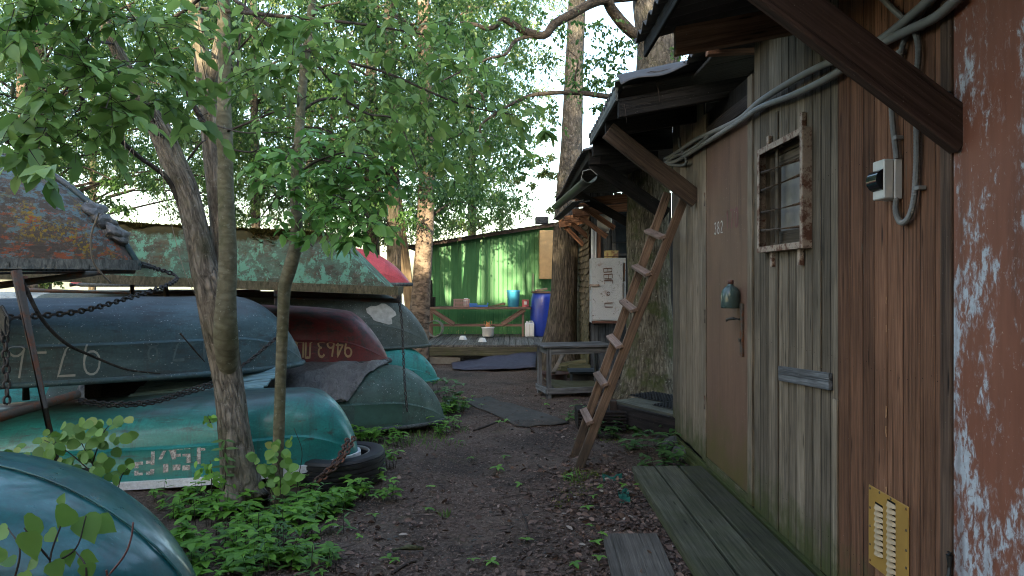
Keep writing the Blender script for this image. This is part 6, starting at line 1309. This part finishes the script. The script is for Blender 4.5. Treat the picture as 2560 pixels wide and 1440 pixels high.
for k in range(300):
    x,y=gp(random.uniform(620,1700),random.uniform(960,1440)); a=random.uniform(0,6.3); L=random.uniform(.04,.20); z=gzf(x,y)+.006; c=random.uniform(-.3,.3); r=random.uniform(.0012,.0035)
    b.tube([(x,y,z),(x+L*.5*math.cos(a),y+L*.5*math.sin(a),z+.008),(x+L*math.cos(a+c),y+L*math.sin(a+c),z)],[r,r,r*.5],4)
tag(b.build('fallen_twigs',M['twig']),'thin dry twigs scattered on the earth path','twigs',kind='stuff')
b=MB()
for k in range(110):
    x,y=gp(random.uniform(900,1560),random.uniform(1080,1440)); s=random.uniform(.004,.014); q=MB(); q.lathe([(0,-1),(.8,-.6),(1,0),(.75,.65),(0,1)],seg=7); v=np.array(q.v); v=v*(1+.3*vnoise(v*1.5+k))[:,None]*np.array([s*1.3,s,s*.6])+np.array([x,y,gzf(x,y)]); b.add(v,q.f)
tag(b.build('pebbles',M['stone']),'small grey pebbles half sunk in the earth path','pebbles',kind='stuff')
for k,(pts,r,lab) in enumerate((([(1300,1270),(1318,1320),(1312,1355),(1298,1385)],.006,'long curved root twig lying on the dark path'),([(1345,1160),(1365,1178),(1390,1188)],.011,'stubby dead stick left of the ladder feet'),([(980,1440),(1020,1412),(1040,1405)],.010,'dark stick at the bottom edge of the path'),([(1185,1080),(1240,1062),(1290,1040)],.014,'root like stick lying before the grey mat'))):
    b=MB(); q=[]
    for (px,py) in pts: x,y=gp(px,py); q.append((x,y,gzf(x,y)+r*.7))
    b.tube([Vector(p) for p in smoothpath(q,6)],[r*(1-.03*i) for i in range(6*(len(pts)-1)+1)],6); tag(b.build('fallen_stick',M['twig'],smooth=True),lab,'stick','sticks on the path')
b=MB(); x,y=gp(1160,1000); b.lathe([(0,0),(.03,.0),(.032,.03),(.02,.035),(0,.03)],(x,y,.01),9); tag(b.build('red_wrapper',M['tinred']),'tiny crumpled red wrapper on the path edge by the nettles','wrapper')
b=MB(); x,y=gp(1020,1385); b.tube([(x-.09,y,.02),(x,y+.01,.035),(x+.09,y+.02,.025)],[.012,.018,.010],7); tag(b.build('green_husk',M['fascia'],smooth=True),'pale green withered stalk piece lying on the path','stalk')
# individual shrubs -------------------------------------------------------
def shrub(name,label,base,stems,leafs,size,shape,mat,rs=.004):
    t=thing(name,label,'shrub',base); b=MB()
    for st in stems: px_tube(b,st,rs,rs*.5,5)
    bc(b,'stem',M['twig'],t,smooth=True); lv=Leaves(); B=[];D=[];NN=[];S=[]
    for (px,py,Y,dx,dy,s) in leafs:
        p=P(px,py,Y); B.append(tuple(p)); D.append((dx,random.uniform(-.5,.2),-dy)); NN.append((random.uniform(-.4,.4),-1+random.uniform(-.3,.5),random.uniform(.1,.9))); S.append(s*size)
    lv.add(np.array(B),np.array(D),np.array(NN),np.array(S),shape); o=lv.build('leaves',M[mat],smooth=True); child(o,t)
L_=[(178,1270,1.75,-.6,.8,1.15),(210,1290,1.8,.5,.9,1.25),(240,1300,1.85,.7,.5,1.0),(90,1290,1.7,-.3,1,1.2),(70,1330,1.68,.2,1,1.25),(120,1330,1.8,.8,.4,.7),(20,1320,1.8,-.7,.6,.8),(150,1260,1.85,.3,-1,.5),(170,1375,1.75,.2,.8,.7),(95,1395,1.7,-.6,.6,.7),(200,1390,1.75,.9,.4,.75),(40,1400,1.7,-1,.2,.6),(130,1405,1.7,.5,.9,.8),(215,1410,1.7,.2,.9,.7),(5,1370,1.75,-.4,.8,.9),(60,1430,1.65,.3,.9,.9)]
shrub('aspen_sprout','leafy aspen sprout with large heart leaves over the deep teal hull',(-1.15,1.75,0),[[(140,1500,1.7),(125,1400,1.72),(160,1290,1.78),(155,1262,1.85)],[(125,1400,1.72),(75,1340,1.7),(60,1320,1.7)],[(130,1410,1.72),(190,1370,1.75),(215,1290,1.8)],[(210,1500,1.7),(215,1420,1.7),(190,1380,1.74)],[(20,1500,1.7),(50,1380,1.7),(20,1320,1.8)]],L_,.058,ASP,'aspenleaf',.003)
b=MB(); px_tube(b,[(270,1440,1.9),(310,1390,1.92),(328,1345,1.94),(333,1305,1.95)],.003,.0025,6); px_tube(b,[(268,1442,1.9),(266,1425,1.9)],.002,.003,5); tag(b.build('bare_shoot',plain('reddish_shoot',(.16,.06,.05),.6,.3),smooth=True),'bare reddish bud shoot rising in front of the deep teal hull','shoot')
def randleaves(centers,Y,n,sp_): return [(cx+random.gauss(0,sp_),cy+random.gauss(0,sp_*.8),Y+random.uniform(-.12,.12),random.uniform(-1,1),random.uniform(-.2,1),random.uniform(.7,1.2)) for cx,cy in centers for _ in range(n)]
shrub('aspen_shrub','round leaved aspen shrub growing up between rack post and deep teal hull',(-2.6,4.1,0),[[(290,1300,4.0),(250,1200,4.0),(215,1130,4.0),(190,1080,4.0)],[(250,1200,4),(170,1130,4),(110,1100,4)],[(230,1160,4),(260,1080,4),(290,1050,4)],[(290,1300,4),(300,1200,4),(330,1160,4)],[(250,1200,4),(200,1190,4),(170,1180,4)]],randleaves([(110,1110),(160,1090),(200,1070),(250,1065),(290,1055),(140,1130),(220,1110),(200,1160),(250,1170),(300,1165),(180,1175),(60,1120),(260,1115)],4.0,9,20),.062,RD,'aspenleaf')
shrub('aspen_shrub','small round leaved shrub sprouting between willow and sapling',(-1.65,4.9,0),[[(740,1250,4.9),(745,1200,4.9),(755,1130,4.9),(735,1070,4.9)],[(700,1255,4.85),(700,1190,4.85),(690,1140,4.85)],[(690,1250,4.85),(660,1190,4.85),(640,1160,4.85)],[(745,1200,4.9),(780,1180,4.9)]],randleaves([(650,1150),(670,1180),(690,1200),(720,1110),(700,1150),(735,1180),(720,1200),(665,1130)],4.86,7,17),.066,RD,'aspenleaf')
shrub('willow_shoot','upright narrow leaved shoot growing against the willow trunk',(-2.05,4.95,0),[[(560,1230,4.95),(565,1160,4.95),(562,1095,4.95)]],[(562,1100+22*k,4.95,s*1.0,-.1+.25*random.random(),1.1) for k in range(6) for s in (-1,1)]+[(562,1100+30*k,4.9,random.uniform(-.3,.3),.9,1.0) for k in range(4)],.085,LN,'darkweed')
shrub('leafy_sprout','leafy green sprout at the left foot of the willow trunk',(-2.2,4.9,0),[[(530,1250,4.9),(528,1180,4.9),(525,1150,4.9)],[(527,1060,5.0),(522,1045,5.0),(520,1035,5.0)]],randleaves([(525,1160),(530,1190),(540,1200),(520,1180)],4.9,8,13)+randleaves([(520,1045)],5.0,8,9),.055,OV,'weedleaf')
tag(plantlets([gp(1240,1172)],.03,.05,.07,OV,'weedleaf','plantain','single small plantain on the bare path','thing',whorl=5,tiers=(1,1)),cat='plant')

# ================================================================== CAMERA, LIGHT
cam=bpy.data.cameras.new('camera'); co=bpy.data.objects.new('camera',cam); COL.objects.link(co)
co.location=(0,0,CZ); co.rotation_euler=(PI/2,0,0); cam.lens=36*F/2560; cam.sensor_width=36; cam.shift_y=-20/2560; cam.clip_end=6000; cam.clip_start=.05; sc.camera=co
EL=math.radians(10.5); AZ=math.radians(14)      # sun behind the viewer, slightly to the left
sd=Vector((math.sin(AZ)*math.cos(EL),math.cos(AZ)*math.cos(EL),-math.sin(EL)))
sun=bpy.data.lights.new('sun','SUN'); so=bpy.data.objects.new('sun',sun); COL.objects.link(so); so.rotation_euler=sd.to_track_quat('-Z','Y').to_euler(); sun.energy=2.7; sun.angle=math.radians(.5); sun.color=(1,.84,.56)
w=bpy.data.worlds.new('World'); sc.world=w; w.use_nodes=True; nt=w.node_tree; bg=nt.nodes['Background']
sky=nt.nodes.new('ShaderNodeTexSky'); sky.sky_type='NISHITA'; sky.sun_disc=False; sky.sun_elevation=EL
sky.sun_rotation=math.atan2(-sd.x,-sd.y); sky.air_density=1.0; sky.dust_density=2.5; sky.ozone_density=1.0
nt.links.new(sky.outputs[0],bg.inputs[0]); bg.inputs[1].default_value=.15
sc.view_settings.view_transform='Standard'; sc.view_settings.look='None'; sc.view_settings.exposure=2.95; sc.view_settings.gamma=1
sc.render.engine='CYCLES'; c=sc.cycles; c.use_denoising=True; c.denoising_prefilter='ACCURATE'; c.filter_width=1.1; c.max_bounces=7; c.diffuse_bounces=4; c.glossy_bounces=3; c.transmission_bounces=5; c.transparent_max_bounces=6; c.caustics_reflective=False; c.caustics_refractive=False; c.sample_clamp_indirect=6
